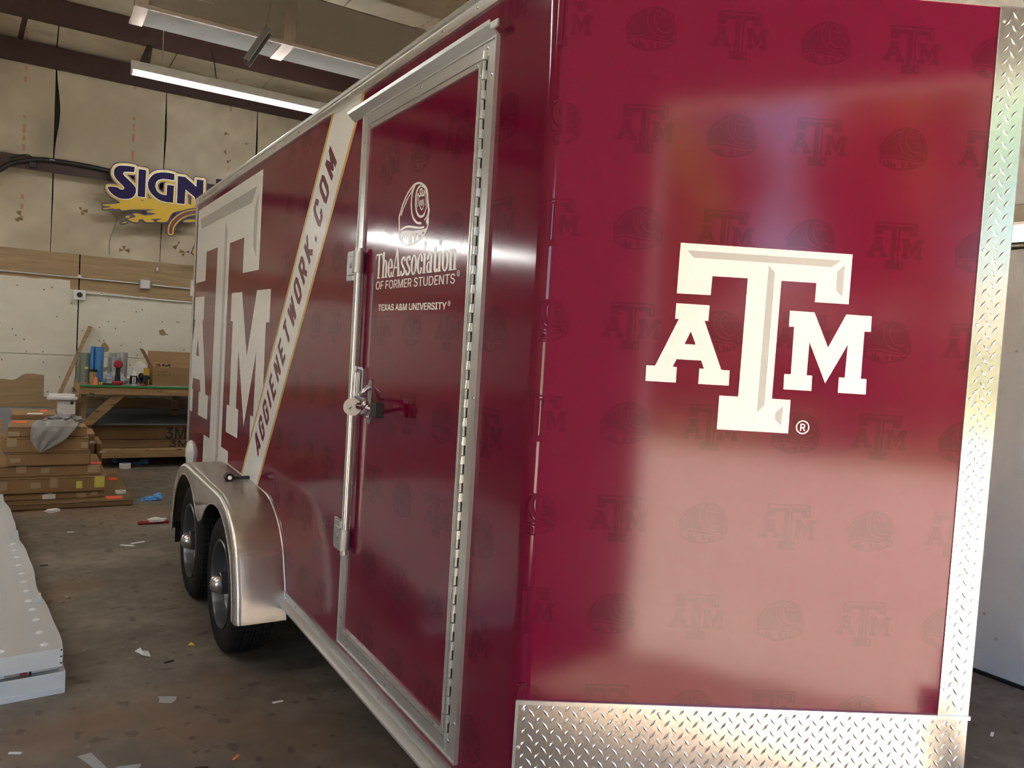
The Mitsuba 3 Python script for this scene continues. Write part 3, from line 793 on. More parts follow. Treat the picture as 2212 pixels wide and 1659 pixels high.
def serif_word():
    """condensed serif capitals and small letters, x-height .70, cap height 1; widths in the same unit"""
    st, th, se = .125, .045, .05

    def rect(x0, y0, x1, y1): return sbox(x0, y0, x1, y1)

    def ring(cx, cy, rx, ry, tx, ty):
        o = affinity.scale(Point(0, 0).buffer(1, 24), rx, ry); i = affinity.scale(Point(0, 0).buffer(1, 24), rx - tx, ry - ty)
        return affinity.translate(o.difference(i), cx, cy)

    def serif(x, y): return rect(x - se, y, x + st + se, y + .035)
    X = .72
    G = {}
    G['T'] = (unary_union([rect(0, .93, .50, 1), Polygon([(0, 1), (0, .76), (.05, .93)]), Polygon([(.50, 1), (.50, .76), (.45, .93)]), rect(.19, 0, .19 + st, 1), serif(.19, 0)]), .50)
    G['h'] = (unary_union([rect(.04, 0, .04 + st, 1.04), serif(.04, 0), ring(.235, X - .24, .155, .24, st * .9, .06).intersection(rect(.12, X - .24, .5, 1)), rect(.27, 0, .27 + st, X - .23), serif(.27, 0)]), .44)
    G['e'] = (unary_union([ring(.19, X / 2, .19, X / 2 + .015, st, .05).difference(rect(.2, X * .30, .5, X * .50)), rect(.06, X * .48, .37, X * .48 + .05)]), .37)
    G['A'] = (unary_union([Polygon([(.02, 0), (.09, 0), (.33, 1.05), (.27, 1.05)]), Polygon([(.40, 0), (.57, 0), (.36, 1.08), (.27, 1.08)]), rect(.12, .32, .43, .38), rect(-.03, 0, .16, .035), rect(.34, 0, .62, .035)]), .60)
    s = LineString(catmull([(.27, X - .17), (.255, X - .06), (.17, X - .035), (.07, X - .09), (.07, X - .23), (.17, X * .49), (.27, X * .33), (.27, .12), (.17, .035), (.06, .07), (.04, .2)], 6)).buffer(.05, cap_style=2)
    G['s'] = (s, .34)
    G['o'] = (ring(.20, X / 2, .20, X / 2 + .015, st, .05), .40)
    G['c'] = (ring(.19, X / 2, .19, X / 2 + .015, st, .05).difference(Polygon([(.19, X * .38), (.5, X * .22), (.5, X * .62), (.19, X * .62)])).union(affinity.scale(Point(.31, X * .70).buffer(1), .05, .07)), .355)
    G['i'] = (unary_union([rect(.05, 0, .05 + st, X), serif(.05, 0), Polygon([(0, X), (0, X - .05), (.06, X - .05), (.06, X)]), affinity.scale(Point(.11, 1.02).buffer(1, 16), .075, .135)]), .23)
    G['a'] = (unary_union([ring(.15, .20, .15, .21, .10, .05), rect(.22, 0, .22 + st, X * .8), ring(.185, X - .22, .16, .22, .11, .055).intersection(rect(0, X - .22, .5, 1)), affinity.scale(Point(.08, X - .20).buffer(1), .05, .06), rect(.22, 0, .39, .04)]), .38)
    G['t'] = (unary_union([rect(.07, .09, .07 + st, X + .12), Polygon([(.0, X), (.07, X + .17), (.19, X + .17), (.19, X)]), rect(0, X - .055, .27, X), ring(.195, .12, .125, .13, .11, .05).intersection(rect(.07, -.05, .5, .12)).difference(rect(.29, -.1, .6, .03))]), .28)
    G['n'] = (unary_union([rect(.04, 0, .04 + st, X), serif(.04, 0), Polygon([(-.01, X), (-.01, X - .05), (.05, X - .05), (.05, X)]), ring(.235, X - .24, .155, .25, st * .9, .06).intersection(rect(.12, X - .24, .5, 1)), rect(.27, 0, .27 + st, X - .23), serif(.27, 0)]), .44)
    out, x = [], 0
    for i, ch in enumerate('TheAssociation'):
        g, w = G[ch]
        out.append((ch, affinity.translate(g, x, 0))); x += w + (.01 if ch != 'e' else -.02)
    return out, x


def put_letters(m):
    for piece in m.split(only_watertight=False):
        put('small_letter', piece, 'white_wrap', DR)


SW, swid = serif_word()
uL, uR = -1.024, -.424
for ch, g in SW:
    g2 = affinity.affine_transform(g, [(uR - uL) / swid, 0, 0, .0835, uL, 1.7745])
    put('title_letter', ext(g2, .0006, SD, ZD), 'white_wrap', DR)
put_letters(text_flat('OF FORMER STUDENTS', .0275, .582, dz(-1.013, 1.737)))
put_letters(text_flat('TEXAS A&M UNIVERSITY', .0200, .508, dz(-.982, 1.6655), bold=True))
for (u, v, r) in ((-.412, 1.764, .0085), (-.458, 1.682, .0075)):
    put('registered_mark', join(ext(Point(u, v).buffer(r).difference(Point(u, v).buffer(r * .82)), .0006, SD, ZD), text_flat('R', r * .95, r * .7, dz(u - r * .33, v - r * .48))), 'white_wrap', DR)

# lock bar, brackets and latch
put('lock_bar', rod((-.028, 1.128, .79), (-.028, 1.128, 1.885), .0135, 18), 'bright_aluminium', DR, smooth=40, label='polished vertical lock bar')
for zc, s in ((1.828, 1), (.838, -1)):
    hb = numbered(f'{DR}__bar_bracket'); tag(hb, 'zinc bracket clamping the lock bar')
    put('base', join(bx((-.010, 1.165, zc - .055), (-.0, 1.30, zc + .055), .003), bx((-.020, 1.20, zc - .055), (-.008, 1.265, zc + .055), .003)), 'zinc', hb)
    put('collar', rod((-.030, 1.130, zc - .030), (-.030, 1.130, zc + .045), .0205, 18), 'zinc', hb, smooth=40)
    put('strap', bx((-.024, 1.14, zc - .035), (-.010, 1.255, zc + .035), .003), 'zinc', hb)
    put('bolt', lathe([(0, .011), (.006, .010), (.008, .001)], (-.022, 1.215, zc), (-1, 0, 0), 6), 'zinc', hb)
lt = numbered(f'{DR}__flush_latch'); tag(lt, 'chrome flush paddle latch')
lo_ = sbox(-1.135, 1.345, -1.062, 1.468).buffer(-.014).buffer(.014)
put('surround', ext(lo_.difference(lo_.buffer(-.009)), .012, SD, ZD), 'chrome', lt)
put('recess', ext(lo_.buffer(-.009), .001, SD, ZD + .001), 'zinc', lt)
put('slot', ext(sbox(-1.088, 1.365, -1.076, 1.448), .001, SD, ZD + .003), 'black', lt)
put('paddle', bx((-.018, 1.095, 1.358), (-.006, 1.122, 1.452), .004), 'chrome', lt)
hs = numbered(f'{DR}__hasp'); tag(hs, 'chrome swing hasp holding the lock')
ho = LineString([(-1.008, 1.292), (-1.008, 1.412)]).buffer(.017)
put('backplate', ext(ho, .005, SD, ZD), 'chrome', hs)
am = atx(789, 868, -.072)
put('arm', join(tube(catmull([(-.010, 1.008, 1.405), (-.030, 1.010, 1.388), (-.045, 1.012, 1.365), am, am + [-.006, -.0, -.016]], 5), .0095, 10), tube(catmull([(-.010, 1.008, 1.300), (-.030, 1.012, 1.312), am + [.012, -.006, -.02], am + [-.004, 0, -.010]], 5), .008, 10)), 'chrome', hs, smooth=40)
put('bolt', join(dome((-.010, 1.008, 1.398), (-1, 0, 0), .008), dome((-.010, 1.008, 1.302), (-1, 0, 0), .008)), 'zinc', hs, smooth=40)
gp = atx(814, 886, -.062)
put('grip', bx(gp - [.016, .021, .023], gp + [.016, .021, .023], .003), 'black', hs, label='black plastic grip')
put('pivot', rod(atx(803, 884, -.06), atx(790, 882, -.075), .008, 10), 'chrome', hs, smooth=40)
# disc padlock hanging from the hasp: its face turned to the open door
pn = np.array([-.45, -.89, .03]); pn /= np.linalg.norm(pn)
pc = atx(761, 879, -.095)
pu = np.cross([0, 0, 1.0], pn); pu /= np.linalg.norm(pu); pv = np.cross(pn, pu)
PL = frame(pc, pu, pv, pn)
PK = thing('padlock', 'round brushed steel disc padlock hanging on the trailer door hasp', 'padlock')
rp = .0295
notch = Point(.0215, .004).buffer(.0115)
body2 = Point(0, 0).buffer(rp, 32).difference(notch)
put('body', join(ext(body2, .018, PL, -.018), ext(Point(0, 0).buffer(rp * .80, 32).difference(notch.buffer(.002)), .003, PL, 0)), 'lock_steel', PK, smooth=30)
put('keyway', ext(Point(-.006, -.004).buffer(.0085).difference(Point(-.006, -.004).buffer(.0068)).union(Point(-.006, -.004).buffer(.0045)), .001, PL, .003), 'dark_zinc', PK)
put('keyhole', ext(LineString([(-.009, -.006), (-.003, -.002)]).buffer(.0016), .001, PL, .004), 'black', PK)
put('shackle', moved(tube([(.012, .006, -.008), (.032, .004, -.008), (.046, .002, -.010)], .0042, 10), PL), 'chrome', PK, smooth=40)

# ---- fender, wheels
FX = -.222
prof = catmull([(1.885, .292), (1.907, .417), (1.939, .505), (1.984, .600), (2.06, .684), (2.16, .740), (2.257, .770), (2.40, .783), (2.815, .783)], 5)
mir = prof[::-1].copy(); mir[:, 0] = 2 * 2.815 - mir[:, 0]
prof = np.vstack([prof, mir[1:]])
arch = catmull([(1.952, .292), (1.985, .44), (2.05, .56), (2.16, .655), (2.29, .708), (2.42, .715), (2.55, .690), (2.66, .635), (2.735, .575), (2.815, .545)], 6)
mir = arch[::-1].copy(); mir[:, 0] = 2 * 2.815 - mir[:, 0]
arch = np.vstack([arch, mir[1:]])
# crown: sheet from the body out to the rounded shoulder and down into the skirt
xsn = [0.0, -.05, -.10, -.15, -.19, -.203, -.214, -.2205, FX]
off = [0, 0, 0, 0, 0, .0025, .0085, .018, .028]
nrm = np.gradient(prof, axis=0); nrm = np.stack([-nrm[:, 1], nrm[:, 0]], 1); nrm /= np.linalg.norm(nrm, axis=1)[:, None]
P3 = np.zeros((len(prof), len(xsn), 3))
for j, (x, o) in enumerate(zip(xsn, off)):
    q = prof - nrm * o
    P3[:, j, 0] = x; P3[:, j, 1] = q[:, 0]; P3[:, j, 2] = np.maximum(q[:, 1], .292)
FD = f'{TR}__fender'
cu = np.repeat(np.linspace(0, 1, len(prof)), len(xsn)); cv = np.tile(np.linspace(0, 1, len(xsn)), len(prof)); cuv = np.stack([cu, cv], 1)
put('crown', grid_sheet(P3, .003), 'fender_aluminium', FD, smooth=True, uv=np.vstack([cuv, cuv]))
tag(FD, 'brushed aluminium double wheel fender')
edge = P3[:, -1, 1:]
ring_pts = [(-y, z) for y, z in edge] + [(-y, z) for y, z in arch[::-1]]
sk = Polygon(ring_pts).buffer(0)
put('skirt', ext(sk, .003, frame((FX + .003, 0, 0), (0, -1, 0), (0, 0, 1), (-1, 0, 0)), 0), 'fender_aluminium', FD)
lipm = tube(np.stack([np.full(len(arch), FX + .002), arch[:, 0], arch[:, 1]], 1), .004, 8)
put('skirt_lip', lipm, 'fender_aluminium', FD, smooth=40)
seam = tube(np.stack([np.full(len(prof), -.003), prof[:, 0], prof[:, 1]], 1), .0045, 8)
put('wall_flange', seam, 'bright_aluminium', FD, smooth=40)
put('mud_flap', bx((-.19, 3.735, .20), (-.02, 3.745, .40), .003), 'black', FD)


def wheel(y):
    wk = numbered(f'{TR}__wheel'); tag(wk, 'black trailer tyre on a silver steel rim')
    c = np.array([-.09, y, .331]); R = .331
    prf = [(.085, .205), (.096, .225), (.103, .26), (.100, .295), (.090, .316), (.080, .324)]
    tread = []
    xs_ = [.078, .060, .056, .052, .050, .034, .030, .018, .014, .010, -.006, -.010, -.014]
    ribs = [(.076, 0), (.045, 0), (.043, -.007), (.038, -.007), (.036, 0), (.012, .0012), (.010, -.007), (.005, -.007), (.003, .0012)]
    ribs = ribs + [(-a, b) for a, b in ribs[::-1]]
    full = prf + [(a, .3285 + b) for a, b in ribs] + [(-a, b) for a, b in prf[::-1]]
    n = 300

    def disp(i, pr):
        d = np.zeros(len(pr))
        on = (np.abs(pr[:, 0]) < .080) & (pr[:, 1] > .3235)
        if i % 5 == 0:
            d[on] = -.005
        out = (np.abs(pr[:, 0]) > .086) & (pr[:, 1] > .29)
        if i % 5 == 2:
            d[out] -= .0025
        return d
    put('tyre', lathe(full, c, (-1, 0, 0), n, disp), 'rubber', wk, smooth=28)
    put('rim', lathe([(.095, .214), (.100, .2085), (.097, .201), (.085, .195), (.062, .190), (.048, .186), (.046, .176), (.034, .168), (.012, .163), (.008, .150), (.020, .135), (.030, .110), (.026, .080), (.028, .062), (.02, .0)], c, (-1, 0, 0), 64), 'rim_paint', wk, smooth=35)
    put('hub', lathe([(.02, .056), (.095, .054), (.100, .048), (.100, .0)], c, (-1, 0, 0), 32), 'rim_paint', wk, smooth=35)
    put('hub_cap', lathe([(.098, .047), (.108, .046), (.120, .042), (.134, .034), (.142, .02), (.144, .0005)], c, (-1, 0, 0), 32), 'chrome', wk, smooth=50)
    nuts = [lathe([(.024, .011), (.040, .010), (.044, .004)], c + [0, .083 * math.cos(t), .083 * math.sin(t)], (-1, 0, 0), 6) for t in np.arange(5) * 1.2566]
    put('lug_nut', join(*nuts), 'chrome', wk, kind='stuff')


wheel(2.385)
wheel(3.25)
put('side_vent', moved(trimesh.creation.icosphere(3), np.array([[.035, 0, 0, 0], [0, .115, 0, 4.41], [0, 0, .095, .665], [0, 0, 0, 1.0]])), 'white_paint', TR, smooth=True, label='white domed vent cover low on the rear of the side wall')
mk = numbered(f'{TR}__marker_light'); tag(mk, 'small black marker light above the fender')
pm = atz(497, 1031, .803)
put('bracket', bx((-.115, 2.655, .790), (-.002, 2.675, .806), .002), 'black', mk)
put('housing', rod((-.105, 2.69, .803), (-.105, 2.645, .803), .023, 20), 'black_gloss', mk, smooth=40)
put('lens', lathe([(0, .011), (.004, .0095), (.006, .001)], (-.105, 2.645, .803), (0, -1, 0), 16), 'lens_white', mk, smooth=40)

# ------------------------------------------------------------------ ductwork and lamps overhead
dzl = aty(300, 12, 5.3)[2]
dx0 = aty(300, 12, 5.3)[0]
dy0, dy1 = 5.3, 5.3 + .44
dh = aty(733, 7, 5.3)[2] - aty(733, 122, 5.3)[2]
DU = thing('air_duct', 'foil wrapped rectangular air duct running under the roof above the trailer', 'duct')
put('body', bx((dx0, dy0, dzl), (XR, dy1, dzl + dh), .02), 'foil', DU)
for xx in (dx0 + .02, aty(625, 90, 5.3)[0], aty(905, 110, 5.3)[0]):
    put('seam_tape', join(bx((xx - .05, dy0 - .004, dzl - .004), (xx + .05, dy0 + .01, dzl + dh)), bx((xx - .05, dy0 - .004, dzl - .004), (xx + .05, dy1 + .004, dzl + .01))), 'tape_foil', DU)
put('edge_tape', bx((dx0, dy0 - .006, dzl - .006), (XR, dy0 + .03, dzl + .03), .006), 'tape_foil', DU, label='crinkled foil tape along the lower edge')
put('paper_tag', bx(aty(430, 0, 5.29) + [0, 0, -.0], aty(462, 8, 5.288) + [0, -.002, 0]), 'paper_white', DU)
US = thing('strut_channel', 'galvanised strut channel hanging on a wire below the duct', 'bracket')
a, b = aty(575, 62, 5.0), aty(527, 132, 5.0)
ch = []
dvec = (b - a) / np.linalg.norm(b - a); wv = np.array([.5, .8, .3]); wv -= dvec * (wv @ dvec); wv /= np.linalg.norm(wv); hv = np.cross(dvec, wv)
Lc = np.linalg.norm(b - a)
cp = Polygon([(-.05, 0), (.05, 0), (.05, .045), (.042, .045), (.042, .006), (-.042, .006), (-.042, .045), (-.05, .045)])
if hv[2] > 0: hv = -hv; wv = -wv
put('channel', ext(cp, Lc, frame(a, wv, hv, np.cross(wv, hv) if np.cross(wv, hv) @ dvec > 0 else dvec)), 'dark_zinc', US)
put('wire', rod(aty(574, 62, 5.0), aty(586, 8, 5.2), .003, 6), 'zinc', US)


def strip_light(name, p, q, label):
    k = thing(name, label, 'light fixture', 'fluorescent strip lights')
    p, q = np.array(p), np.array(q); L = q - p
    put('housing', bx(p + [0, -.040, .0], q + [0, .040, .085], .006), 'lamp_paint', k)
    put('end_cap', bx(p + [-.012, -.042, -.035], p + [.004, .042, .088], .004), 'lamp_paint', k)
    put('end_cap', bx(q + [-.004, -.042, -.035], q + [.012, .042, .088], .004), 'lamp_paint', k)
    for s in (-1, 1):
        key = put('tube', tube(np.linspace(p + [.01, .022 * s, -.02], q + [-.01, .022 * s, -.02], 3), .014, 8), 'white_paint', k, label='glowing fluorescent tube')
        scene[key]['emitter'] = {'type': 'area', 'radiance': {'type': 'rgb', 'value': [LAMP * c for c in (.99, 1.0, .97)]}}
    put('hanger', rod(p + [.25, 0, .05], [p[0] + .25, p[1], ZC], .004, 6), 'zinc', k)
    put('hanger', rod(q - [.25, 0, -.05], [q[0] - .25, q[1], ZC], .004, 6), 'zinc', k)
    return k


LAMP = 3.3
fl = aty(286, 152, 6.6)
fk = strip_light('strip_light', fl, (fl[0] + 2.44, fl[1], fl[2]), 'white fluorescent strip light glowing above the trailer beside the duct')
put('strap', hull([aty(318, 96, 7.3), aty(330, 98, 7.3), aty(300, 136, 6.65), aty(324, 140, 6.6)] + [aty(324, 140, 6.6) + np.array([0, .02, 0])]), 'black', fk)
strip_light('strip_light', (-4.75, 7.2, 2.78), (-2.31, 7.2, 2.78), 'low fluorescent strip light hanging left of the workbench near the back wall')
strip_light('strip_light', (-4.6, 3.2, 4.2), (-2.16, 3.2, 4.2), 'fluorescent strip light hanging over the white sign pans')
strip_light('strip_light', (-4.6, .4, 4.2), (-2.16, .4, 4.2), 'fluorescent strip light hanging nearest the open doors')
cw = thing('loose_wire', 'thin cable dangling from the roof beside the strip light', 'wire')
put('cable', tube(catmull([aty(455, 105, 7.2), aty(462, 130, 7.1), aty(466, 160, 7.0), aty(469, 176, 7.0)], 5), .006, 6), 'black', cw)

# ------------------------------------------------------------------ sign on the back wall
YS = YW - .30
SG = thing('shop_sign', 'purple and yellow cut-out sign reading SIGN over a paint splash on the wall', 'sign')
S9 = lambda pts: [(lambda p: (p[0], p[2]))(aty(210 + x / 6.9115, 330 + y / 6.9115, YS)) for x, y in pts]
SF = frame((0, YS, 0), (1, 0, 0), (0, 0, 1), (0, -1, 0))
zu = abs(S9([(100, 0)])[0][0] - S9([(0, 0)])[0][0]) / 100
def sp(pts, n=5): return Polygon(catmull(np.array(S9(pts) + S9(pts[:1])), n)).buffer(0)
gS = Polygon(np.vstack([catmull(np.array(S9([(560, 215), (450, 198), (330, 195), (270, 230), (248, 300), (280, 385), (390, 500), (403, 535), (380, 553), (340, 545), (310, 525), (280, 515), (165, 508), (190, 580), (260, 640), (340, 680), (430, 690), (500, 680), (550, 640), (578, 570), (550, 490), (400, 340), (390, 305), (420, 285), (550, 290)])), 4)])).buffer(0)
gI = Polygon(S9([(620, 245), (730, 262), (712, 667), (603, 650)]))
gG = Polygon(catmull(np.array(S9([(1150, 320), (1050, 298), (930, 297), (850, 320), (790, 375), (757, 450), (765, 530), (805, 605), (880, 675), (970, 722), (1130, 748)])), 4).tolist() + catmull(np.array(S9([(1145, 492), (1045, 480)])), 2).tolist() + catmull(np.array(S9([(1035, 635), (960, 622), (895, 575), (868, 505), (880, 440), (930, 400), (1010, 392), (1150, 412)])), 4).tolist()).buffer(0)
gN = Polygon(S9([(1205, 348), (1310, 362), (1480, 510), (1487, 400), (1587, 415), (1572, 815), (1480, 802), (1455, 660), (1318, 548), (1302, 768), (1190, 752)]))
letters = unary_union([gS, gI, gG, gN])
splash = unary_union([sp([(280, 700), (340, 745), (240, 765), (95, 768), (80, 785), (120, 797), (190, 800), (185, 815), (95, 825), (110, 845), (240, 830), (250, 848), (330, 835), (370, 864), (480, 850), (620, 845), (760, 845), (880, 850), (760, 865), (742, 885), (800, 897), (870, 908), (800, 930), (700, 935), (620, 910), (560, 905), (530, 915), (570, 955), (460, 985), (470, 1003), (540, 1035), (620, 1035), (620, 998), (690, 998), (720, 1032), (840, 1037), (845, 1012), (800, 992), (880, 985), (970, 985), (890, 1010), (905, 1032), (1040, 1030), (1100, 930), (1180, 880), (1480, 830), (1560, 820), (1560, 700), (900, 640)], 3),
                      sp([(420, 945), (490, 935), (480, 965), (425, 975)], 4), sp([(355, 1045), (435, 1025), (440, 1045), (360, 1057)], 4), sp([(1290, 1015), (1380, 995), (1470, 1005), (1470, 1030), (1300, 1035)], 4)])
armc = LineString(catmull(np.array(S9([(1095, 1190), (1105, 1110), (1160, 1020), (1270, 935), (1400, 893), (1560, 880)])), 6))
low = Polygon(S9([(1395, 1500), (1470, 1320), (1600, 1320), (1600, 1600), (1450, 1540)]))
yel = unary_union([letters.buffer(46 * zu), splash, armc.buffer(52 * zu), low.buffer(-18 * zu)])
yel = yel.difference(unary_union([Polygon(S9(q)) for q in ([(770, 640), (815, 685), (770, 683)], [(640, 705), (700, 708), (670, 718)], [(460, 335), (555, 380), (555, 412)], [(925, 490), (985, 430), (985, 585), (940, 550)], [(1360, 620), (1410, 660), (1400, 780), (1360, 760)])]))
pur = unary_union([yel.buffer(18 * zu), letters.buffer(62 * zu), armc.buffer(72 * zu), splash.buffer(20 * zu), low]).buffer(10 * zu).buffer(-10 * zu)
put('backing', ext(pur.simplify(.0015), .012, SF, -.012), 'sign_purple_edge', SG, label='purple backing board cut to the outline')
put('yellow_layer', ext(yel.simplify(.001), .002, SF), 'sign_yellow', SG, label='golden yellow outline and paint splash')
put('white_outline', ext(letters.buffer(15 * zu), .002, SF, .002), 'sign_white', SG)
for nm, g in (('letter_s', gS), ('letter_i', gI), ('letter_g', gG), ('letter_n', gN)):
    put(nm, ext(g, .002, SF, .004), 'purple', SG)
put('brush_stroke', ext(armc.buffer(72 * zu), .0015, SF, .002), 'sign_purple_edge', SG)
put('brush_stroke', ext(armc.buffer(52 * zu), .0015, SF, .0035), 'sign_yellow', SG)
put('brush_stroke', ext(armc.buffer(29 * zu), .0015, SF, .005), 'sign_maroon', SG)
put('standoff', join(*[rod(aty(x, y, YS + .01), aty(x, y, YW), .012, 8) for x, y in ((260, 400), (330, 420), (400, 430))]), 'zinc', SG)
sw_ = thing('second_sign_word', 'purple piece of sign lettering just showing behind the trailer roof', 'sign')
put('standoff', rod(aty(475, 395, YS + .01), aty(475, 395, YW), .012, 8), 'zinc', sw_)
put('letter', ext(Polygon(S9([(1775, 390), (1900, 400), (1900, 620), (1780, 610)])), .014, SF, -.012), 'purple', sw_)

HZ = thing('black_hose', 'thick black hose clipped along the dark red girt', 'hose')
hp = [aty(x, y, YW - .19) for x, y in ((-60, 400), (0, 366), (12, 359), (29, 351.7), (53, 347), (82, 344.7), (112, 347), (153, 353), (200, 361.5), (234, 369), (300, 384), (480, 420))]
put('hose', tube(catmull(hp, 6), .028, 12), 'black', HZ, smooth=40)
put('clip', bx(aty(111, 344, YW - .215) - [.018, .005, .012], aty(115, 347, YW - .215) + [.018, .01, .012], .004), 'grey_plastic', HZ)
put('clip', bx(aty(69, 352, YW - .20) - [.03, .01, .05], aty(73, 356, YW - .19) + [.03, .02, .03], .004), 'black', HZ)
put('cord', tube(catmull([aty(20, 341, YW - .2), aty(40, 336, YW - .22), aty(58, 334, YW - .22), aty(72, 341, YW - .2)], 6), .007, 8), 'black', HZ, smooth=40)
gw = thing('green_wire', 'thin green wire hanging down below the sign', 'wire')
put('wire', tube(catmull([aty(240, 458, YW - .05), aty(251, 470, YW - .05), aty(247, 490, YW - .04), aty(237, 520, YW - .04), aty(236, 551, YW - .04)], 6), .004, 6), 'sage_vinyl', gw)

# conduit and boxes
cd = thing('conduit', 'upper grey metal conduit running to the junction box on the back wall', 'conduit')
c0, c1 = aty(-90, 575.5, YW - .055), aty(300, 612.2, YW - .055)
put('pipe', rod(aty(328, 615.7, YW - .055), aty(440, 627, YW - .055), .0105, 12), 'zinc', cd, smooth=40)
put('pipe', rod(c0, c1, .0105, 12), 'zinc', cd, smooth=40)
put('clip', bx(aty(172, 597, YW - .065) - [.02, .002, .02], aty(172, 597, YW - .03) + [.02, 0, .02], .003), 'zinc', cd)
cd2 = thing('conduit', 'lower grey metal conduit leaving the round outlet on the back wall', 'conduit')
put('pipe', rod(aty(183, 633, YW - .055), aty(440, 656, YW - .055), .0105, 12), 'zinc', cd2, smooth=40)
jb = thing('junction_box', 'square grey metal junction box on the brown wall board', 'electrical box')
p = aty(314, 614, YW - .09)
put('box', bx(p + [-.058, 0, -.058], p + [.058, .06, .058], .006), 'grey_plastic', jb)
put('cover', bx(p + [-.052, -.006, -.052], p + [.052, .0, .052], .003), 'zinc', jb)
ob = thing('wall_outlet', 'grey metal outlet box with a round black socket on the back wall', 'outlet')
p = aty(172, 637, YW - .10)
put('box', bx(p + [-.060, 0, -.055], p + [.060, .07, .055], .006), 'grey_plastic', ob)
put('cover', bx(p + [-.066, -.006, -.060], p + [.066, 0, .060], .004), 'zinc', ob)
put('socket', rod(p + [0, -.018, 0], p + [0, 0, 0], .030, 20), 'black', ob, smooth=40)
cl_ = thing('beam_clamp', 'small metal hook fixed to the brown board left of the trailer', 'hook')
put('hook', rod(aty(340, 578, YW - .05), aty(340, 586, YW - .05), .016, 10), 'zinc', cl_)

# ------------------------------------------------------------------ workbench and what stands on it
BY0, BY1, BX0, BX1, BZ = 7.75, 8.92, -.558, 2.6, .90
WB = thing('workbench', 'heavy timber workbench with a green top against the back wall', 'workbench')
put('top', bx((BX0, BY0, BZ - .022), (BX1, BY1, BZ), .004), 'sage_vinyl', WB)
put('green_edge', bx((BX0, BY0 - .004, BZ - .020), (BX1, BY0 + .002, BZ - .001), .001), 'green', WB, label='bright green front edge of the top')
put('front_apron', bx((BX0 - .005, BY0 + .005, BZ - .105), (BX1, BY0 + .05, BZ - .024), .006), 'timber', WB)
put('side_apron', bx((BX0 - .005, BY0 + .052, BZ - .105), (BX0 + .035, BY1, BZ - .024), .004), 'timber', WB)
put('leg', bx((BX0 + .02, BY0 + .052, 0), (BX0 + .075, BY0 + .09, BZ - .106), .004), 'timber', WB)
put('leg', bx((BX0 - .02, BY1 - .12, 0), (BX0 + .05, BY1 - .05, BZ - .106), .004), 'timber', WB)
put('leg', bx((BX0 - .06, BY0 + .25, 0), (BX0 + .015, BY0 + .33, BZ - .106), .004), 'timber', WB)
put('leg', bx((BX1 - .1, BY0 + .05, 0), (BX1 - .01, BY0 + .14, BZ - .106), .004), 'timber', WB)
put('leg', bx((.50, BY1 - .14, 0), (.57, BY1 - .05, BZ - .106), .004), 'timber', WB)
q0, q1 = aty(183, 920, BY0 + .03), aty(263, 849, BY0 + .03)
dv_ = (q1 - q0) / np.linalg.norm(q1 - q0); up_ = np.array([-dv_[2], 0, dv_[0]])
put('brace', hull([q + s * up_ * .045 + np.array([0, t, 0]) for q in (q0 - dv_ * .1, q1 + dv_ * .02) for s in (-1, 1) for t in (0, .04)]), 'timber', WB, label='diagonal timber brace')
zs = aty(300, 989, BY0 + .02)[2]
put('lower_rail', bx((BX0, BY0 + .02, zs), (BX1, BY0 + .06, zs + .088), .004), 'timber', WB)
zh = aty(300, 916, BY0 + .1)[2]
put('shelf', bx((BX0 + .08, BY0 + .1, zh - .016), (BX1, BY1, zh), .003), 'shelf_grey', WB, label='thin dark middle shelf')
put('lower_shelf', bx((BX0 + .08, BY0 + .062, zs + .06), (BX1, BY1, zs + .085), .003), 'timber', WB)


def box_mesh(lo, hi, mat, k, seam=True, flaps=False):
    put('body', bx(lo, hi, .006), mat, k)


for (px0, py0, px1, py1, yy, lab, tilt, tx) in ((196, 920, 470, 950, 7.95, 'long brown carton with dark printing on the lower bench shelf, uppermost', 0, (357, 925, 402, 948)), (200, 949, 470, 972, 7.93, 'long brown carton with dark printing on the lower bench shelf, underneath', 5, (366, 951, 406, 968))):
    k = thing('carton', lab, 'box')
    a, b = aty(px0, py1, yy), aty(px1, py0, yy)
    z0, z1 = (zs + .178, zh - .02) if tilt == 0 else (zs + .087, zs + .175)
    put('body', bx((a[0], yy, z0), (b[0] + .4, yy + .5, z1), .006), 'cardboard_dark', k)
    ta, tb = aty(tx[0], tx[3], yy), aty(tx[2], tx[1], yy)
    hgt = min(tb[2] - ta[2], z1 - z0 - .02)
    zc_ = min(max(ta[2], z0 + .01), z1 - hgt - .01)
    put('printing', text_flat('3M', hgt, tb[0] - ta[0], frame((ta[0], yy, zc_), (1, 0, 0), (0, 0, 1), (0, -1, 0)), .001, True), 'black', k, label='dark printed 3M')


def upright_roll(name, px0, px1, pyt, y, mat, label, group=None, zb_=BZ):
    a, b = aty(px0, pyt, y), aty(px1, pyt, y)
    r = (b[0] - a[0]) / 2; cx = (a[0] + b[0]) / 2
    k = thing(name, label, 'roll', group)
    prf = [(0, r * .55), (0, r), (a[2] - zb_ - .002, r), (a[2] - zb_, r - .003), (a[2] - zb_, r * .55), (.001, r * .55), (0, r * .55)]
    put('roll', lathe(prf, (cx, y, zb_), (0, 0, 1), 32), mat, k, smooth=35)
    put('core', lathe([(0.002, r * .40), (0.002, r * .55), (a[2] - zb_ - .004, r * .55), (a[2] - zb_ - .004, r * .40), (0.002, r * .40)], (cx, y, zb_), (0, 0, 1), 24), 'cardboard', k, smooth=35)
    return k


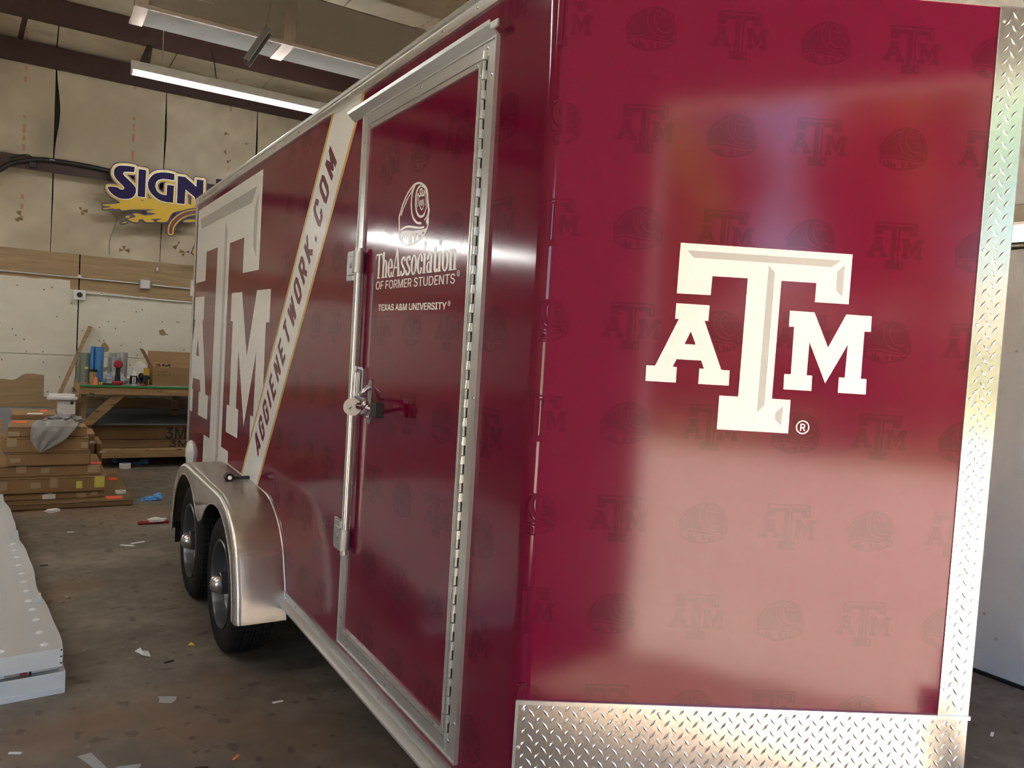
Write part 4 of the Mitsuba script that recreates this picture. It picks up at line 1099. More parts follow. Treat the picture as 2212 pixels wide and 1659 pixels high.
upright_roll('vinyl_roll', 166, 180, 761, 8.15, 'sage_vinyl', 'dull sage green roll at the far left end of the workbench')
k = upright_roll('vinyl_roll', 175.5, 195, 762, 8.03, 'sage_vinyl', 'wider dull sage green roll with a yellow sticker, beside the blue rolls')
put('sticker', bx(aty(183.5, 797, 7.945) , aty(191, 792.5, 7.95)), 'yellow_label', k)
upright_roll('vinyl_roll', 195.5, 207, 748, 8.0, 'blue_vinyl', 'narrow bright blue roll standing left of the thicker blue one')
upright_roll('vinyl_roll', 206.5, 225, 749, 7.95, 'blue_vinyl', 'tall bright blue vinyl roll on the workbench')
upright_roll('vinyl_roll', 235, 252, 762, 8.35, 'grey_vinyl', 'silver grey roll standing on the workbench, left one at the back')
upright_roll('vinyl_roll', 233, 259, 771, 8.2, 'grey_vinyl', 'shorter thick silver grey roll in front of the other silver rolls')
upright_roll('vinyl_roll', 252.5, 276.5, 761, 8.3, 'grey_vinyl', 'silver grey roll on the workbench, right one of the three')


def lathe_thing(px, py_base, y, prof_, mat, k, name, n=24, zb_=BZ):
    c = aty(px, py_base, y)
    return put(name, lathe(prof_, (c[0], y, zb_), (0, 0, 1), n), mat, k, smooth=40)


yj_ = 7.86
JA = thing('glass_jar', 'amber jar with a black lid in front of the blue rolls', 'jar')
lathe_thing(201, 826, yj_, [(0, .001), (0, .034), (.01, .037), (.12, .037), (.135, .033), (.135, .001)], 'brown', JA, 'body')
lathe_thing(201, 826, yj_, [(.135, .001), (.135, .037), (.157, .037), (.160, .030), (.160, .001)], 'black', JA, 'lid')
OB = thing('orange_bottle', 'small orange bottle beside the amber jar', 'bottle')
lathe_thing(207, 827, 7.80, [(0, .001), (0, .022), (.06, .022), (.07, .015), (.085, .014), (.085, .001)], 'orange', OB, 'body')
HG = thing('power_drill', 'red and black cordless tool standing on its battery on the workbench', 'tool')
cH = aty(253.5, 826, 7.83); cH[2] = BZ
put('battery', bx(cH + [-.052, -.045, 0], cH + [.052, .045, .045], .012), 'red', HG)
put('grip', hull(np.vstack([bx(cH + [-.026, -.028, .045], cH + [.026, .028, .06]).vertices, bx(cH + [-.019, -.022, .19], cH + [.019, .022, .20]).vertices])), 'black', HG)
put('head', moved(lathe([(-.07, .001), (-.07, .03), (-.05, .042), (.06, .042), (.08, .03), (.1, .02), (.1, .001)], (0, 0, 0), (0, 1, 0), 24), frame(cH + [0, -.02, .225], (1, 0, 0), (0, 1, 0), (0, 0, 1))), 'red', HG, smooth=40)
SB = thing('spray_bottle', 'clear bottle with a dark label standing in front of the carton', 'bottle')
cS = aty(288, 829, 7.86)
put('body', lathe([(0, .001), (0, .036), (.11, .036)], (cS[0], 7.86, BZ), (0, 0, 1), 24), 'white_film', SB, smooth=40)
put('label', lathe([(.015, .037), (.105, .037)], (cS[0], 7.86, BZ), (0, 0, 1), 24), 'black', SB)
put('stripe', bx((cS[0] - .014, 7.86 - .041, BZ + .02), (cS[0] - .004, 7.86 - .035, BZ + .095)), 'paper_white', SB)
put('stripe', bx((cS[0] + .006, 7.86 - .041, BZ + .02), (cS[0] + .016, 7.86 - .035, BZ + .095)), 'paper_white', SB)
put('neck', lathe([(.11, .036), (.13, .030), (.155, .018), (.175, .014), (.19, .018), (.20, .018), (.205, .001)], (cS[0], 7.86, BZ), (0, 0, 1), 24), 'paper_white', SB, smooth=40)
BB = thing('black_straps', 'heap of black straps between the bottle and the open carton', 'straps')
cB = aty(310, 826, 7.88)
hb_ = []
for i in range(9):
    a = cB + [rng.uniform(-.02, .03), rng.uniform(-.03, .06), 0]; a[2] = BZ + .012
    pts = [a, a + [rng.uniform(-.04, .03), .02, rng.uniform(.05, .11)], a + [rng.uniform(-.05, .04), .05, rng.uniform(.04, .09)], a + [rng.uniform(-.04, .03), .08, .01]]
    pts = [np.maximum(q, [-9, -9, BZ + .014]) for q in pts]
    hb_.append(tube(catmull(pts, 5), .013, 8))
put('strap', join(*hb_), 'black', BB, smooth=40)
RB = thing('red_clip', 'small red clip lying at the bench edge in front of the black straps', 'clip')
cR = aty(307.5, 829, 7.80); put('body', bx((cR[0] - .024, 7.785, BZ), (cR[0] + .024, 7.815, BZ + .022), .006), 'red', RB)
MS = thing('green_markers', 'small black case with pale green caps near the blue roll', 'case')
cM = aty(219, 827, 7.82); put('body', bx((cM[0] - .03, 7.80, BZ), (cM[0] + .12, 7.84, BZ + .018), .004), 'black', MS)
put('cap', bx((cM[0] - .025, 7.795, BZ + .004), (cM[0] - .012, 7.80, BZ + .03)), 'yellow_label', MS)
put('cap', bx((cM[0] - .004, 7.795, BZ + .004), (cM[0] + .008, 7.80, BZ + .03)), 'yellow_label', MS)


def crumple(c, sx, sy, sz, seed, sub=3, rough=.45):
    m = trimesh.creation.icosphere(sub)
    v = m.vertices
    d = 1 + rough * (meshkit.fbm(v * 2.3 + seed, 3, seed) - .5) * 2
    v = v * d[:, None] * [sx, sy, sz]
    v[:, 2] = np.maximum(v[:, 2], -sz * .35) + sz * .35
    m.vertices = v + np.asarray(c)
    return m


cC = aty(244, 822, 8.0)
CP = thing('crumpled_bag', 'crumpled pale plastic bag behind the red tool on the workbench', 'bag')
put('bag', crumple((cC[0] + .035, 8.04, BZ), .10, .06, .10, 4), 'white_film', CP, smooth=20)
TP = thing('brown_tape', 'small brown tape ring lying at the left end of the bench', 'tape')
cT = aty(183, 825, 7.84); put('ring', lathe([(0, .022), (0, .038), (.02, .038), (.02, .022), (0, .022)], (cT[0], 7.86, BZ), (0, 0, 1), 24), 'brown', TP, smooth=40)
PS = thing('paper_stack', 'white papers and a bent sheet lying behind the bottle on the bench', 'papers')
cP = aty(272, 815, 8.2)
put('sheet', bx((cP[0] - .03, 8.42, BZ), (cP[0] + .35, 8.74, BZ + .04), .004), 'paper_white', PS)
u_ = np.linspace(0, 1, 12)
sheet = np.array([[[cP[0] + .22 + .12 * s - .10 * t, 8.44 + .25 * t, BZ + .06 + .12 * math.sin(math.pi * s) + .05 * t] for t in u_] for s in u_])
put('bent_sheet', grid_sheet(sheet, .002), 'paper_white', PS, smooth=True)
YT = thing('yellow_tin', 'yellow packet standing just left of the open carton', 'packet')
cY = aty(316, 820, 8.05); put('body', bx((cY[0] - .03, 8.03, BZ), (cY[0] + .03, 8.07, aty(316, 795, 8.05)[2]), .004), 'yellow', YT)
OC = thing('open_carton', 'open brown cardboard carton with dark printing on the workbench', 'box')
a, b = aty(329, 830, 7.9), aty(470, 793, 7.9)
xa, xb, ztp = a[0], b[0], aty(330, 792.5, 7.9)[2]
for nm, lo, hi in (('front_panel', (xa, 7.90, BZ), (xb, 7.906, ztp)), ('side_panel', (xa, 7.906, BZ), (xa + .006, 8.36, ztp)), ('back_panel', (xa, 8.36, BZ), (xb, 8.366, ztp)), ('side_panel', (xb - .006, 7.906, BZ), (xb, 8.36, ztp)), ('bottom_panel', (xa, 7.906, BZ), (xb, 8.36, BZ + .006))):
    put(nm, bx(lo, hi), 'cardboard', OC)
put('front_flap', hull([(xa, 7.9, ztp), (xb, 7.9, ztp), (xa, 7.906, ztp), (xb, 7.906, ztp), (xa - .01, 7.80, ztp - .13), (xb, 7.80, ztp - .13), (xa - .01, 7.806, ztp - .13), (xb, 7.806, ztp - .13)][:0] + [(xa, 7.898, ztp), (xb, 7.898, ztp), (xa, 7.904, ztp), (xb, 7.904, ztp), (xa, 7.99, ztp + .05), (xb, 7.99, ztp + .05), (xa, 7.996, ztp + .05), (xb, 7.996, ztp + .05)]), 'cardboard', OC)
put('back_flap', hull([(xa, 8.36, ztp), (xb, 8.36, ztp), (xa, 8.366, ztp), (xb, 8.366, ztp), (xa + .01, 8.46, ztp + .16), (xb, 8.46, ztp + .16), (xa + .01, 8.466, ztp + .16), (xb, 8.466, ztp + .16)]), 'cardboard', OC)
put('side_flap', hull([(xa, 7.95, ztp), (xa, 8.3, ztp), (xa + .006, 7.95, ztp), (xa + .006, 8.3, ztp), (xa - .10, 7.95, ztp + .19), (xa - .10, 8.3, ztp + .19), (xa - .094, 7.95, ztp + .19), (xa - .094, 8.3, ztp + .19)]), 'cardboard', OC)
pr0, pr1 = aty(335, 794, 7.9), aty(368, 786, 7.9)
put('printing', text_flat('3M', .05, .15, frame((xa + .03, 7.908, ztp + .0068), (1, 0, 0), (0, .879, .478), (0, -.478, .879)), .001, True), 'black', OC)
for i in range(2):
    put('printing', text_flat('MADE IN USA' if False else 'THIS SIDE UP', .014, .14, frame((xa + .05, 7.90, ztp - .06 - .03 * i), (1, 0, 0), (0, 0, 1), (0, -1, 0)), .001), 'black', OC)

PH = thing('paper_towel_holder', 'white paper towel roll hanging under a white ledge at the bench end', 'paper towel')
a, b = aty(101, 862, 7.68), aty(165, 851, 7.68)
put('ledge', bx((a[0], 7.60, a[2]), (BX0 - .02, 7.76, a[2] + .03), .004), 'white_paint', PH)
put('ledge', bx((a[0] + .02, 7.66, a[2] + .031), (BX0 - .03, 7.80, a[2] + .05), .004), 'white_paint', PH)
c1_ = aty(124, 880, 7.68); c2_ = aty(162, 880, 7.68)
put('roll', lathe([(0, .02), (0, .066), (c2_[0] - c1_[0], .066), (c2_[0] - c1_[0], .02), (0, .02)], (c1_[0], 7.68, a[2] - .070), (1, 0, 0), 32), 'paper_white', PH, smooth=40)
put('hanging_sheet', bx((c1_[0], 7.612, aty(140, 895, 7.61)[2]), (c2_[0], 7.615, a[2] - .07)), 'paper_white', PH)
put('hole', bx((c2_[0] - .045, 7.610, a[2] - .045), (c2_[0] - .02, 7.612, a[2] - .015)), 'black', PH)
put('bracket', bx((BX0 - .04, 7.62, a[2] - .01), (BX0 - .006, 7.80, a[2] + .06)), 'timber', PH)
LP = thing('leaning_pole', 'brown timber stick leaning against the painted back wall', 'timber')
a, b = aty(195, 706, YW - .06), aty(108, 897, 8.45)
a[2] = aty(195, 706, YW - .06)[2]
dl = (a - b) / np.linalg.norm(a - b)
b0 = b - dl * (b[2] / dl[2]) + dl * .01
sx_ = np.cross(dl, [0, 1, 0]); sx_ /= np.linalg.norm(sx_); sy_ = np.cross(dl, sx_)
put('stick', hull([q + s * sx_ * .021 + t * sy_ * .016 for q in (b0, a) for s in (-1, 1) for t in (-1, 1)]), 'timber', LP)
LP2 = thing('leaning_board', 'dark board end leaning at the left edge behind the cartons', 'timber')
a, b = aty(-3, 905, 7.7), aty(5, 1000, 7.5)
put('board', hull([q + np.array([dx_, dy_, 0]) for q in (a, np.array([b[0], b[1], .0])) for dx_ in (-.05, .03) for dy_ in (0, .03)]), 'timber', LP2)

# ------------------------------------------------------------------ stack of flat cartons
FYs = 5.95


def flat_carton(px0, px1, py_top, py_bot, y, depth, z0, label, xleft=None, mat='cardboard', extra=()):
    a, b = aty(px0, py_bot, y), aty(px1, py_top, y)
    x0 = a[0] if xleft is None else xleft
    z1 = b[2]
    k = thing('flat_carton', label, 'box')
    put('body', bx((x0, y, z0), (b[0], y + depth, z1 - .001), .007), mat, k)
    put('lid_seam', bx((x0 + .01, y - .0012, z1 - .013), (b[0] - .01, y + .001, z1 - .010)), 'dark_gap', k)
    for (sx0, sx1, sy0, sy1, m_) in extra:
        p, q = aty(sx0, sy1, y), aty(sx1, sy0, y)
        put('label' if m_ in ('paper_white', 'yellow_label', 'orange_sticker') else 'tape', bx((p[0], y - .0018, max(p[2], z0 + .004)), (q[0], y + .001, min(q[2], z1 - .006))), m_, k)
    return z1, b[0]


zc = 0.002
zc, xb1 = flat_carton(-120, 287, 1077.5, 1090, 5.84, 1.52, zc, 'widest flat brown carton at the bottom of the stack, on the floor', None, 'cardboard_dark')
k1 = 'flat_carton'
for pq in (((232, 1032), (255, 1037)), ((228, 1072), (266, 1077))):
    p, q = atz(*pq[0], zc), atz(*pq[1], zc)
    put('label', bx((min(p[0], q[0]), min(p[1], q[1]), zc), (max(p[0], q[0]), max(p[1], q[1]), zc + .0015)), 'orange_sticker', k1)
p, q = atz(248, 1077.8, zc), atz(283, 1074, zc)
put('tape', bx((p[0], 5.838, zc - .02), (q[0], 5.95, zc + .001)), 'clear_plastic', k1)
z_, x_ = flat_carton(-100, 226, 1059, 1077, 5.97, .62, zc, 'brown carton second from the bottom of the stack, with a white shipping label', None, 'cardboard', ((91, 120, 1067, 1080, 'paper_white'), (98, 114, 1060.5, 1067, 'paper_white'), (165, 186, 1064, 1076, 'tan_tape'), (197, 211, 1062, 1069, 'tan_tape')))
zc = z_
zc, _ = flat_carton(-120, 232, 1027, 1056, FYs, .60, zc, 'tall brown carton third from the bottom, with yellow tape patches', None, 'cardboard', ((203, 226, 1029, 1053, 'yellow_label'), (164, 178, 1039, 1055, 'yellow_label'), (66, 88, 1042, 1055, 'tan_tape'), (107, 125, 1028, 1054, 'tan_tape'), (0, 16, 1041, 1060, 'tan_tape')))
zc, _ = flat_carton(-120, 219.5, 1001.5, 1025, 5.98, .58, zc, 'brown carton fourth from the bottom, with an orange sticker on its corner', None, 'cardboard', ((189, 217, 1003, 1021, 'tan_tape'), (35, 57, 1007, 1022, 'tan_tape'), (88, 107, 1011, 1022, 'tan_tape')))
k4 = 'flat_carton_003'
p, q = atz(196, 1001.5, zc), atz(218, 997.5, zc)
put('label', bx((p[0], 5.975, zc - .001), (q[0] - .0, min(q[1], 6.12), zc + .001)), 'orange_sticker', k4)
zc, _ = flat_carton(15, 196, 975.5, 1002, FYs, .55, zc, 'brown carton fifth from the bottom of the stack', None, 'cardboard', ((22, 45, 990, 999, 'tan_tape'),))
zc, _ = flat_carton(6, 193, 944, 973, FYs, .55, zc, 'brown carton sixth from the bottom, with shiny tape at both ends', None, 'cardboard', ((14, 37, 948, 965, 'tan_tape'), (175, 190, 955, 968, 'tan_tape')))
zc, _ = flat_carton(16, 188, 921, 944, 5.97, .50, zc, 'brown carton under the grey towel', None, 'cardboard', ((17, 42, 932, 943, 'tan_tape'),))
k7 = 'flat_carton_006'
p, q = atz(26, 914.5, zc), atz(58, 913, zc)
put('label', bx((p[0], 6.25, zc - .001), (q[0], 6.36, zc + .0015)), 'orange_sticker', k7)
ztop = zc
a, b = aty(23, 912, 6.50), aty(114, 897.5, 6.50)
TC = thing('flat_carton', 'topmost small brown carton at the back of the stack, with orange and white stickers', 'box')
put('body', bx((a[0], 6.47, ztop), (b[0] + .03, 6.95, ztop + .045), .006), 'cardboard', TC)
zz_ = ztop + .045
put('label', bx((a[0] + .22, 6.72, zz_ - .001), (b[0] - .04, 6.90, zz_ + .0015)), 'orange_sticker', TC)
put('label', bx((a[0] + .12, 6.50, zz_ - .001), (a[0] + .24, 6.60, zz_ + .0015)), 'paper_white', TC)
# cartons standing beside the stack, at its back right
for (x0, x1, yt_, yb_, yy, dep, lab) in ((180, 205.5, 937, 1000, 6.63, .40, 'brown carton behind the stack, next to the topmost flat boxes'), (206.5, 221, 958, 1020, 6.62, .50, 'brown carton with a white sticker at the back right of the stack')):
    k = thing('upright_carton', lab, 'box')
    a, b = aty(x0, yb_, yy), aty(x1, yt_, yy)
    put('body', bx((a[0], yy, .062), (b[0], yy + dep, b[2]), .006), 'cardboard', k)
    p = aty((x0 + x1) / 2 + 6, (yt_ + 18), yy)
    put('label', bx((p[0] - .02, yy - .0015, p[2] - .012), (p[0] + .03, yy, p[2] + .012)), 'paper_white', k)
# grey towel draped over the upper cartons
rows = []


def row(pts, n=26):
    p = np.array(pts, float); d = np.r_[0, np.cumsum(np.linalg.norm(np.diff(p, axis=0), axis=1))]
    return np.stack([np.interp(np.linspace(0, d[-1], n), d, p[:, i]) for i in range(3)], 1)


Zt = lambda x, y, Y: aty(x / 6.381, 860 + y / 6.381, Y)
rows = [row([Zt(520, 350, 6.40), Zt(700, 330, 6.42), Zt(840, 275, 6.42), Zt(960, 285, 6.42), Zt(1095, 345, 6.36)]),
        row([Zt(490, 355, 6.30), Zt(690, 335, 6.30), Zt(840, 270, 6.32), Zt(930, 290, 6.30), Zt(1085, 350, 6.26)]),
        row([Zt(455, 365, 6.12), Zt(640, 345, 6.12), Zt(800, 320, 6.14), Zt(960, 330, 6.12), Zt(1075, 360, 6.08)]),
        row([Zt(430, 392, 5.955), Zt(640, 380, 5.95), Zt(820, 370, 5.95), Zt(1065, 375, 5.95)]),
        row([Zt(420, 470, 5.925), Zt(700, 450, 5.925), Zt(1010, 450, 5.925)]),
        row([Zt(415, 560, 5.915), Zt(650, 540, 5.915), Zt(915, 555, 5.915)]),
        row([Zt(445, 620, 5.912), Zt(640, 610, 5.912), Zt(820, 625, 5.912)]),
        row([Zt(480, 680, 5.912), Zt(600, 680, 5.912), Zt(730, 675, 5.912)]),
        row([Zt(530, 738, 5.912), Zt(560, 742, 5.912), Zt(590, 735, 5.912)])]
G = np.array(rows)
from scipy.ndimage import zoom as _nz
G = np.stack([_nz(G[..., i], (4, 2), order=1) for i in range(3)], -1)
w = meshkit.fbm(G * [13, 13, 13], 5, 3) - .5
fold = np.sin(np.linspace(0, 1, G.shape[1])[None, :] * 17 + np.linspace(0, 4, G.shape[0])[:, None] * 1.7)
G[..., 1] -= .008 + .040 * np.abs(w) + .007 * (fold + 1)
half = G.shape[0] * 3 // 9
G[:half, :, 2] = np.maximum(G[:half, :, 2] + .10 * w[:half], ztop + .008)
G[..., 2] = np.where(G[..., 1] > 5.955, np.maximum(G[..., 2], ztop + .009), G[..., 2])
TW = thing('grey_towel', 'crumpled grey towel draped over the upper boxes of the carton stack', 'towel')
put('cloth', grid_sheet(G, .005), 'towel', TW, smooth=True)
bc = Zt(870, 325, 6.30); bc[2] = ztop + .004
put('bunch', join(crumple(bc, .085, .10, .045, 61, 4, .8), crumple(bc + [.09, -.02, 0], .06, .08, .032, 67, 4, .8), crumple(bc + [-.08, .02, 0], .06, .07, .03, 71, 4, .8)), 'towel', TW, smooth=True)

# ------------------------------------------------------------------ white sign pans in the left foreground
PY0, PX1, PLn = 2.17, -.84, 3.45
ca, sa = math.cos(math.radians(5.0)), math.sin(math.radians(5.0))
XF = np.array([[ca, -sa, 0, PX1 - ca * PX1 + sa * PY0], [sa, ca, 0, PY0 - sa * PX1 - ca * PY0], [0, 0, 1, 0], [0, 0, 0, 1.0]])
XI = np.linalg.inv(XF)
loc = lambda p: (XI @ np.append(p, 1.0))[:3]
LT = thing('sign_pan', 'long white sheet metal sign pan lying on the floor under a second one', 'sign panel')
put('front_edge', bx((-2.3, PY0, .0), (PX1, PY0 + .003, .092), .001), 'white_sheet', LT)
put('side_edge', bx((PX1 - .003, PY0, .0), (PX1, PY0 + PLn, .092), .001), 'white_sheet', LT)
put('face', bx((-2.3, PY0 + .003, .0), (PX1 - .003, PY0 + PLn, .006)), 'white_sheet', LT)
put('return_lip', bx((-2.3, PY0 + .003, .086), (PX1 - .003, PY0 + .10, .0915), .001), 'zinc', LT)
put('lower_flange', bx((-2.3, PY0 - .002, .0), (PX1, PY0, .024), .0005), 'white_sheet', LT)
UPn = thing('sign_pan', 'upper white sheet metal sign pan with a row of clips on its top', 'sign panel')
ZU0, ZU1 = .116, .193
ex = PX1 - .012
put('front_edge', bx((-2.3, PY0, ZU0), (ex, PY0 + .003, ZU1), .001), 'white_sheet', UPn)
ys_ = np.linspace(0, PLn, 40)
wav = .006 * np.sin(ys_ * 5.2) + .004 * np.sin(ys_ * 11 + 1)
wav[0] = 0
x0s, x1s = [-2.3] + list(np.linspace(-1.6, -.95, 6)), None
S = np.zeros((len(ys_), 8, 3))
for i, y in enumerate(ys_):
    xs2 = np.r_[-2.3, -1.6, -1.3, -1.1, -.98, -.93, -.89, ex + wav[i]]
    S[i, :, 0] = xs2; S[i, :, 1] = PY0 + .0005 + y; S[i, :, 2] = ZU1 - .0005
    S[i, 6:, 2] += .006 * np.sin(y * 5.2 + .6) * np.array([.3, 1]) * (i > 1)
put('top_sheet', grid_sheet(S[:, ::-1][:, :, :] if False else S.transpose(1, 0, 2)[:, :, :], .003), 'white_film', UPn, smooth=True)
put('side_edge', bx((ex - .02, PY0 + .003, ZU0), (ex - .017, PY0 + PLn, ZU1 - .01)), 'white_sheet', UPn)
for (px, py) in ((96, 1393), (86, 1367), (78, 1340), (70, 1318), (62, 1299), (58, 1277), (51, 1258), (47, 1240), (40, 1222), (36, 1205), (31, 1190), (28, 1176), (1, 1409)):
    c = loc(atz(px, py, ZU1))
    put('clip', join(lathe([(0, .016), (.004, .016), (.006, .012), (.008, .006), (.012, .004), (.013, .0005)], c - [0, 0, .001], (0, 0, 1), 14)), 'white_paint', UPn, smooth=40)
for (pts) in (((64, 1303), (90, 1304), (88, 1279)), ((22, 1163), (43, 1172), (38, 1144))):
    a, b = atz(*pts[0], ZU1), atz(*pts[1], ZU1)
    d_ = ray(*pts[2]); c = CAM + d_ * ((a + b)[1] / 2 - CAM[1]) / d_[1]
    a, b, c = loc(a), loc(b), loc(c)
    put('corner_flap', hull([a, b, c, a + [0, .004, 0], b + [0, .004, 0], c + [0, .004, 0]]), 'white_film', UPn)
put('rivet', join(*[dome((ex, PY0 + .004, ZU0 + .015 + .028 * i) - np.array([.006, .004, 0]), (0, -1, 0), .004) for i in range(3)]), 'black', UPn, kind='stuff')
FB = thing('filler_strip', 'beige printed strip with a red sticker sandwiched between the two white sign pans', 'panel')
put('strip', bx((-2.2, PY0 + .03, .093), (-.97, PY0 + .6, .115)), 'beige', FB)
sx0, sx1 = aty(44, 1464, PY0 + .02)[0], aty(60, 1458, PY0 + .02)[0]
put('sticker', bx((sx0, PY0 + .028, .0945), (sx1, PY0 + .03, .1145)), 'red', FB)
put('sticker', bx((aty(-10, 1470, PY0 + .03)[0], PY0 + .028, .0945), (aty(10, 1470, PY0 + .03)[0], PY0 + .03, .1145)), 'paper_white', FB)
put('spacer', bx((-.96, PY0 + .035, .093), (PX1 - .02, PY0 + .6, .115)), 'zinc', FB)
XF = None

# ------------------------------------------------------------------ litter on the floor
def scrap(name, pts, mat, label, cat, lift=.004, fold=.01, th=.0015):
    P_ = [atz(x, y, .0) for x, y in pts]
    k = thing(name, label, cat)
    c = np.mean(P_, axis=0)
    v = [p + [0, 0, lift if i % 2 else .001] for i, p in enumerate(P_)] + [c + [0, 0, fold]]
    n_ = len(P_)
    vb = [q - np.array([0, 0, th]) for q in v]
    for q in vb: q[2] = max(q[2], 0.0002)
    f = [[i, (i + 1) % n_, n_] for i in range(n_)]
    f2 = [[b_ + n_ + 1, a_ + n_ + 1, c_ + n_ + 1] for a_, b_, c_ in f]
    side_ = []
    for i in range(n_):
        j = (i + 1) % n_
        side_ += [[i, i + n_ + 1, j + n_ + 1], [i, j + n_ + 1, j]]
    m = trimesh.Trimesh(np.array(v + vb), f + f2 + side_, process=False); m.fix_normals()
    put('scrap', m, mat, k)
    return k


scrap('paper_scrap', [(405, 1394), (421, 1395), (413, 1387)], 'yellow', 'small yellow triangle of vinyl on the floor by the front tyre', 'scrap')
scrap('paper_scrap', [(290, 1407), (303, 1402), (306, 1410), (320, 1409), (326, 1419), (308, 1419), (300, 1411)], 'paper_white', 'crumpled white paper scrap on the floor left of the front tyre', 'scrap', .008, .012)
scrap('tape_scrap', [(341, 1505), (382, 1504), (380, 1512), (370, 1519), (342, 1518), (345, 1511)], 'grey_tape', 'flat grey piece of tape on the floor between the sign pans and the trailer', 'scrap', .001, .001)
scrap('tape_scrap', [(167, 1634), (197, 1626), (232, 1660), (205, 1662)], 'grey_tape', 'grey tape strip on the floor at the bottom edge of the photo', 'scrap', .001, .001)
scrap('tape_scrap', [(250, 1657), (302, 1651), (306, 1653), (298, 1662), (262, 1663)], 'grey_tape', 'thin curled grey backing strip at the bottom edge, right of the other tape', 'scrap', .003, .006)
scrap('orange_scrap', [(501, 1641), (514, 1630), (519, 1632), (505, 1644)], 'orange', 'thin orange and white sliver on the floor under the trailer side', 'scrap', .003, .004)
scrap('leaf_scrap', [(138, 1286), (146, 1288), (153, 1291), (149, 1294), (141, 1291)], 'brown', 'dry tan leaf on the floor right of the sign pans', 'leaf', .006, .008)
scrap('paper_scrap', [(246, 1192), (290, 1186), (330, 1187), (362, 1195), (340, 1203), (255, 1201)], 'dusty_paper', 'flat dusty cardboard strip on the floor near the rear tyre', 'scrap', .001, .001)
for (px, py, s, seed, lab) in ((268, 1000, .060, 5, 'crumpled blue glove on the floor under the workbench, left half of a pair'), (296, 1003, .060, 8, 'crumpled blue glove on the floor under the workbench, right half of a pair'), (323, 1080, .055, 11, 'crumpled blue glove on the floor between the cartons and the rear tyre')):
    c = atz(px, py, 0)
    k = thing('blue_glove', lab, 'glove')
    m1 = crumple(c, s * 1.25, s * .8, s * .42, seed, 3, .7)
    fingers = [tube(catmull([c + [s * .7 * (1 if seed != 5 else -1), .01 * j, .03], c + [s * (1.3 + .1 * j) * (1 if seed != 5 else -1), .03 * (j - 1.5), .03 + .012 * (j % 2)], c + [s * (1.7 + .08 * j) * (1 if seed != 5 else -1), .04 * (j - 1.5), .014]], 4), [.014] * 8 + [.009], 8) for j in range(4)]
    put('glove', join(m1, *fingers), 'blue_glove', k, smooth=35)
c = atz(270, 1011, 0)
k = thing('tape_roll', 'white tape roll lying on the floor in front of the blue gloves', 'tape')
put('roll', lathe([(0, .03), (0, .058), (.05, .058), (.05, .03), (0, .03)], (c[0], c[1], 0), (0, 0, 1), 28), 'paper_white', k, smooth=35)
c = atz(113, 1106, 0)
k = thing('wadded_tape', 'flattened wad of white tape on the floor in front of the carton stack', 'tape')
put('wad', crumple(c, .055, .03, .022, 21, 3, .5), 'paper_white', k, smooth=30)
c = atz(260, 1066, .062)
put('torn_patch', hull([aty(x, y, YW - .031) + [0, d_, 0] for x, y in ((343, 714), (347, 716), (353, 711), (360, 723), (352, 725), (345, 723)) for d_ in (0, -.003)]), 'tan_torn', 'wall_back')
k = thing('tape_roll', 'small cream tape roll on the lowest flat carton', 'tape')
put('roll', lathe([(0, .028), (0, .045), (.025, .045), (.025, .028), (0, .028)], (c[0], c[1], .0625), (0, 0, 1), 24), 'paper_white', k, smooth=35)
c = atz(333, 1131, 0)
k = thing('utility_knife', 'dark red cutter with a pale rag on the floor beside the rear tyre', 'knife')
put('handle', bx((c[0] - .12, c[1] - .02, 0), (c[0] + .11, c[1] + .02, .025), .008), 'red', k)
put('rag', crumple(c + [.02, 0, .02], .07, .03, .02, 31, 3, .5), 'paper_white', k, smooth=30)
for i, (px, py) in enumerate(((33, 1628), (152, 1150), (298, 1173), (275, 1179), (95, 1222), (2143, 1587), (600, 1517), (365, 1430), (435, 1660))):
    c = atz(px, py, 0); an = rng.uniform(-.6, .6); l_ = .022 if i not in (2, 3) else .05
    k = thing('litter_bit', ('tiny white sliver on the floor at the lower left corner', 'tiny crumpled clear bit on the floor behind the sign pans', 'short pale stick on the floor near the rear tyre', 'longer pale stick on the floor near the rear tyre', 'dark twig beside the long edge of the sign pan', 'tiny white chip on the floor right of the trailer nose', 'tiny white chip on the floor under the trailer side', 'tiny dark chip below the yellow triangle', 'small dark chip at the bottom edge of the photo')[i], 'scrap')
    d_ = np.array([math.cos(an), math.sin(an), 0]) * l_; e_ = np.array([-d_[1], d_[0], 0]) * .25
    put('bit', hull([c + s * d_ + t * e_ + np.array([0, 0, h_]) for s in (-1, 1) for t in (-1, 1) for h_ in (0.0003, .004)]), 'black' if i in (4, 7, 8) else 'paper_white', k)

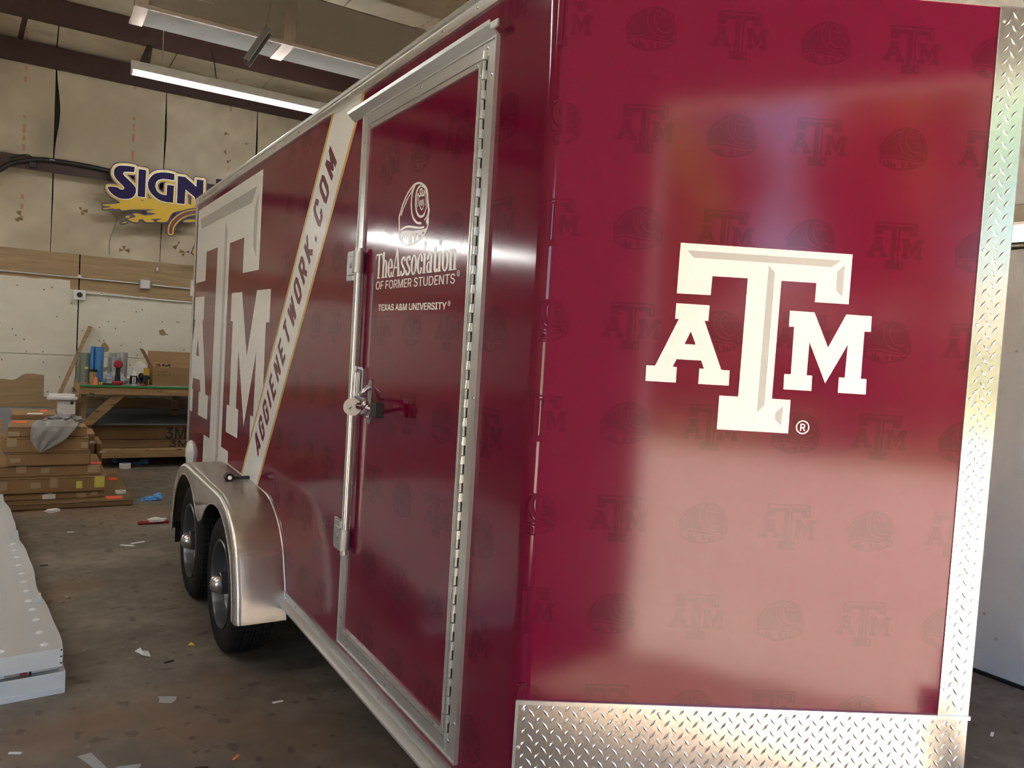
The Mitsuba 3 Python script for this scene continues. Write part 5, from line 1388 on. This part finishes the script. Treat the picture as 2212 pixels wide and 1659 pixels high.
# ------------------------------------------------------------------ outdoors behind the camera (seen mirrored in the nose and the tread plate)
def tree(x, y, h, r, mat, label, seed):
    g = np.random.default_rng(seed)
    k = thing('tree', label, 'tree', 'trees across the driveway')
    put('trunk', tube([(x, y, -.2), (x + .1, y, h * .3), (x - .05, y, h * .65)], [.22, .18, .08], 10), 'bark', k, smooth=40)
    n = 7000
    c = g.normal(size=(60, 3)); c /= np.linalg.norm(c, axis=1)[:, None]; c *= g.uniform(.2, .74, (60, 1))
    pts = c[g.integers(0, 60, n)] + np.clip(g.normal(size=(n, 3)), -1.8, 1.8) * .14
    pts = pts * [r, r, h * .40] + [x, y, h * .60]
    a = g.normal(size=(n, 3)); a /= np.linalg.norm(a, axis=1)[:, None]; b = np.cross(a, g.normal(size=(n, 3))); b /= np.linalg.norm(b, axis=1)[:, None]
    s = .15
    v = np.concatenate([pts - a * s, pts + b * s * .5, pts + a * s, pts - b * s * .5]).reshape(4, n, 3).transpose(1, 0, 2).reshape(-1, 3)
    f = (np.arange(n) * 4)[:, None] + np.array([[0, 1, 2, 3]])
    put('crown', (v, f), mat, k)


for i, (x, y, h, r, m_, lab) in enumerate(((-9.8, -16, 8.5, 2.9, 'leaf_dark', 'dark green broad tree by the hedge, leftmost of the front row'), (-4.3, -16, 7.2, 1.9, 'leaf', 'small green tree left of the golden tree'), (.2, -16, 8.6, 1.6, 'leaf_gold', 'golden leaved tree straight across the driveway'), (5.0, -16, 10.0, 2.7, 'leaf', 'big bright yellow green tree right of the golden one'), (-5.0, -22.8, 10.5, 2.9, 'leaf_dark', 'tall dark tree behind the small green tree'), (1.6, -22.8, 11.5, 3.0, 'leaf', 'tall green tree behind the golden one'), (8.4, -22.8, 11.0, 3.0, 'leaf_dark', 'tall dark tree, rightmost of the back row'))):
    tree(x, y, h, r, m_, lab, 100 + i)
hdg = thing('hedge', 'long clipped hedge at the end of the driveway', 'hedge')
g = np.random.default_rng(55); n = 9000
pts = np.stack([g.uniform(-14, 14, n), g.normal(-14.2, .28, n), g.uniform(0, 1.7, n)], 1)
a = g.normal(size=(n, 3)); a /= np.linalg.norm(a, axis=1)[:, None]; b = np.cross(a, g.normal(size=(n, 3))); b /= np.linalg.norm(b, axis=1)[:, None]
v = np.concatenate([pts - a * .11, pts + b * .06, pts + a * .11, pts - b * .06]).reshape(4, n, 3).transpose(1, 0, 2).reshape(-1, 3)
put('leaves', (v, (np.arange(n) * 4)[:, None] + np.array([[0, 1, 2, 3]])), 'leaf_dark', hdg)
HS = thing('house', 'low brown house beyond the hedge across the driveway', 'house')
put('wall', bx((-14, -36, 0), (14, -29, 3.0)), 'house_wall', HS)
put('roof', hull([(-14.6, -36.6, 3), (14.6, -36.6, 3), (-14.6, -28.4, 3), (14.6, -28.4, 3), (-12, -32.5, 5.4), (12, -32.5, 5.4)]), 'house_roof', HS)
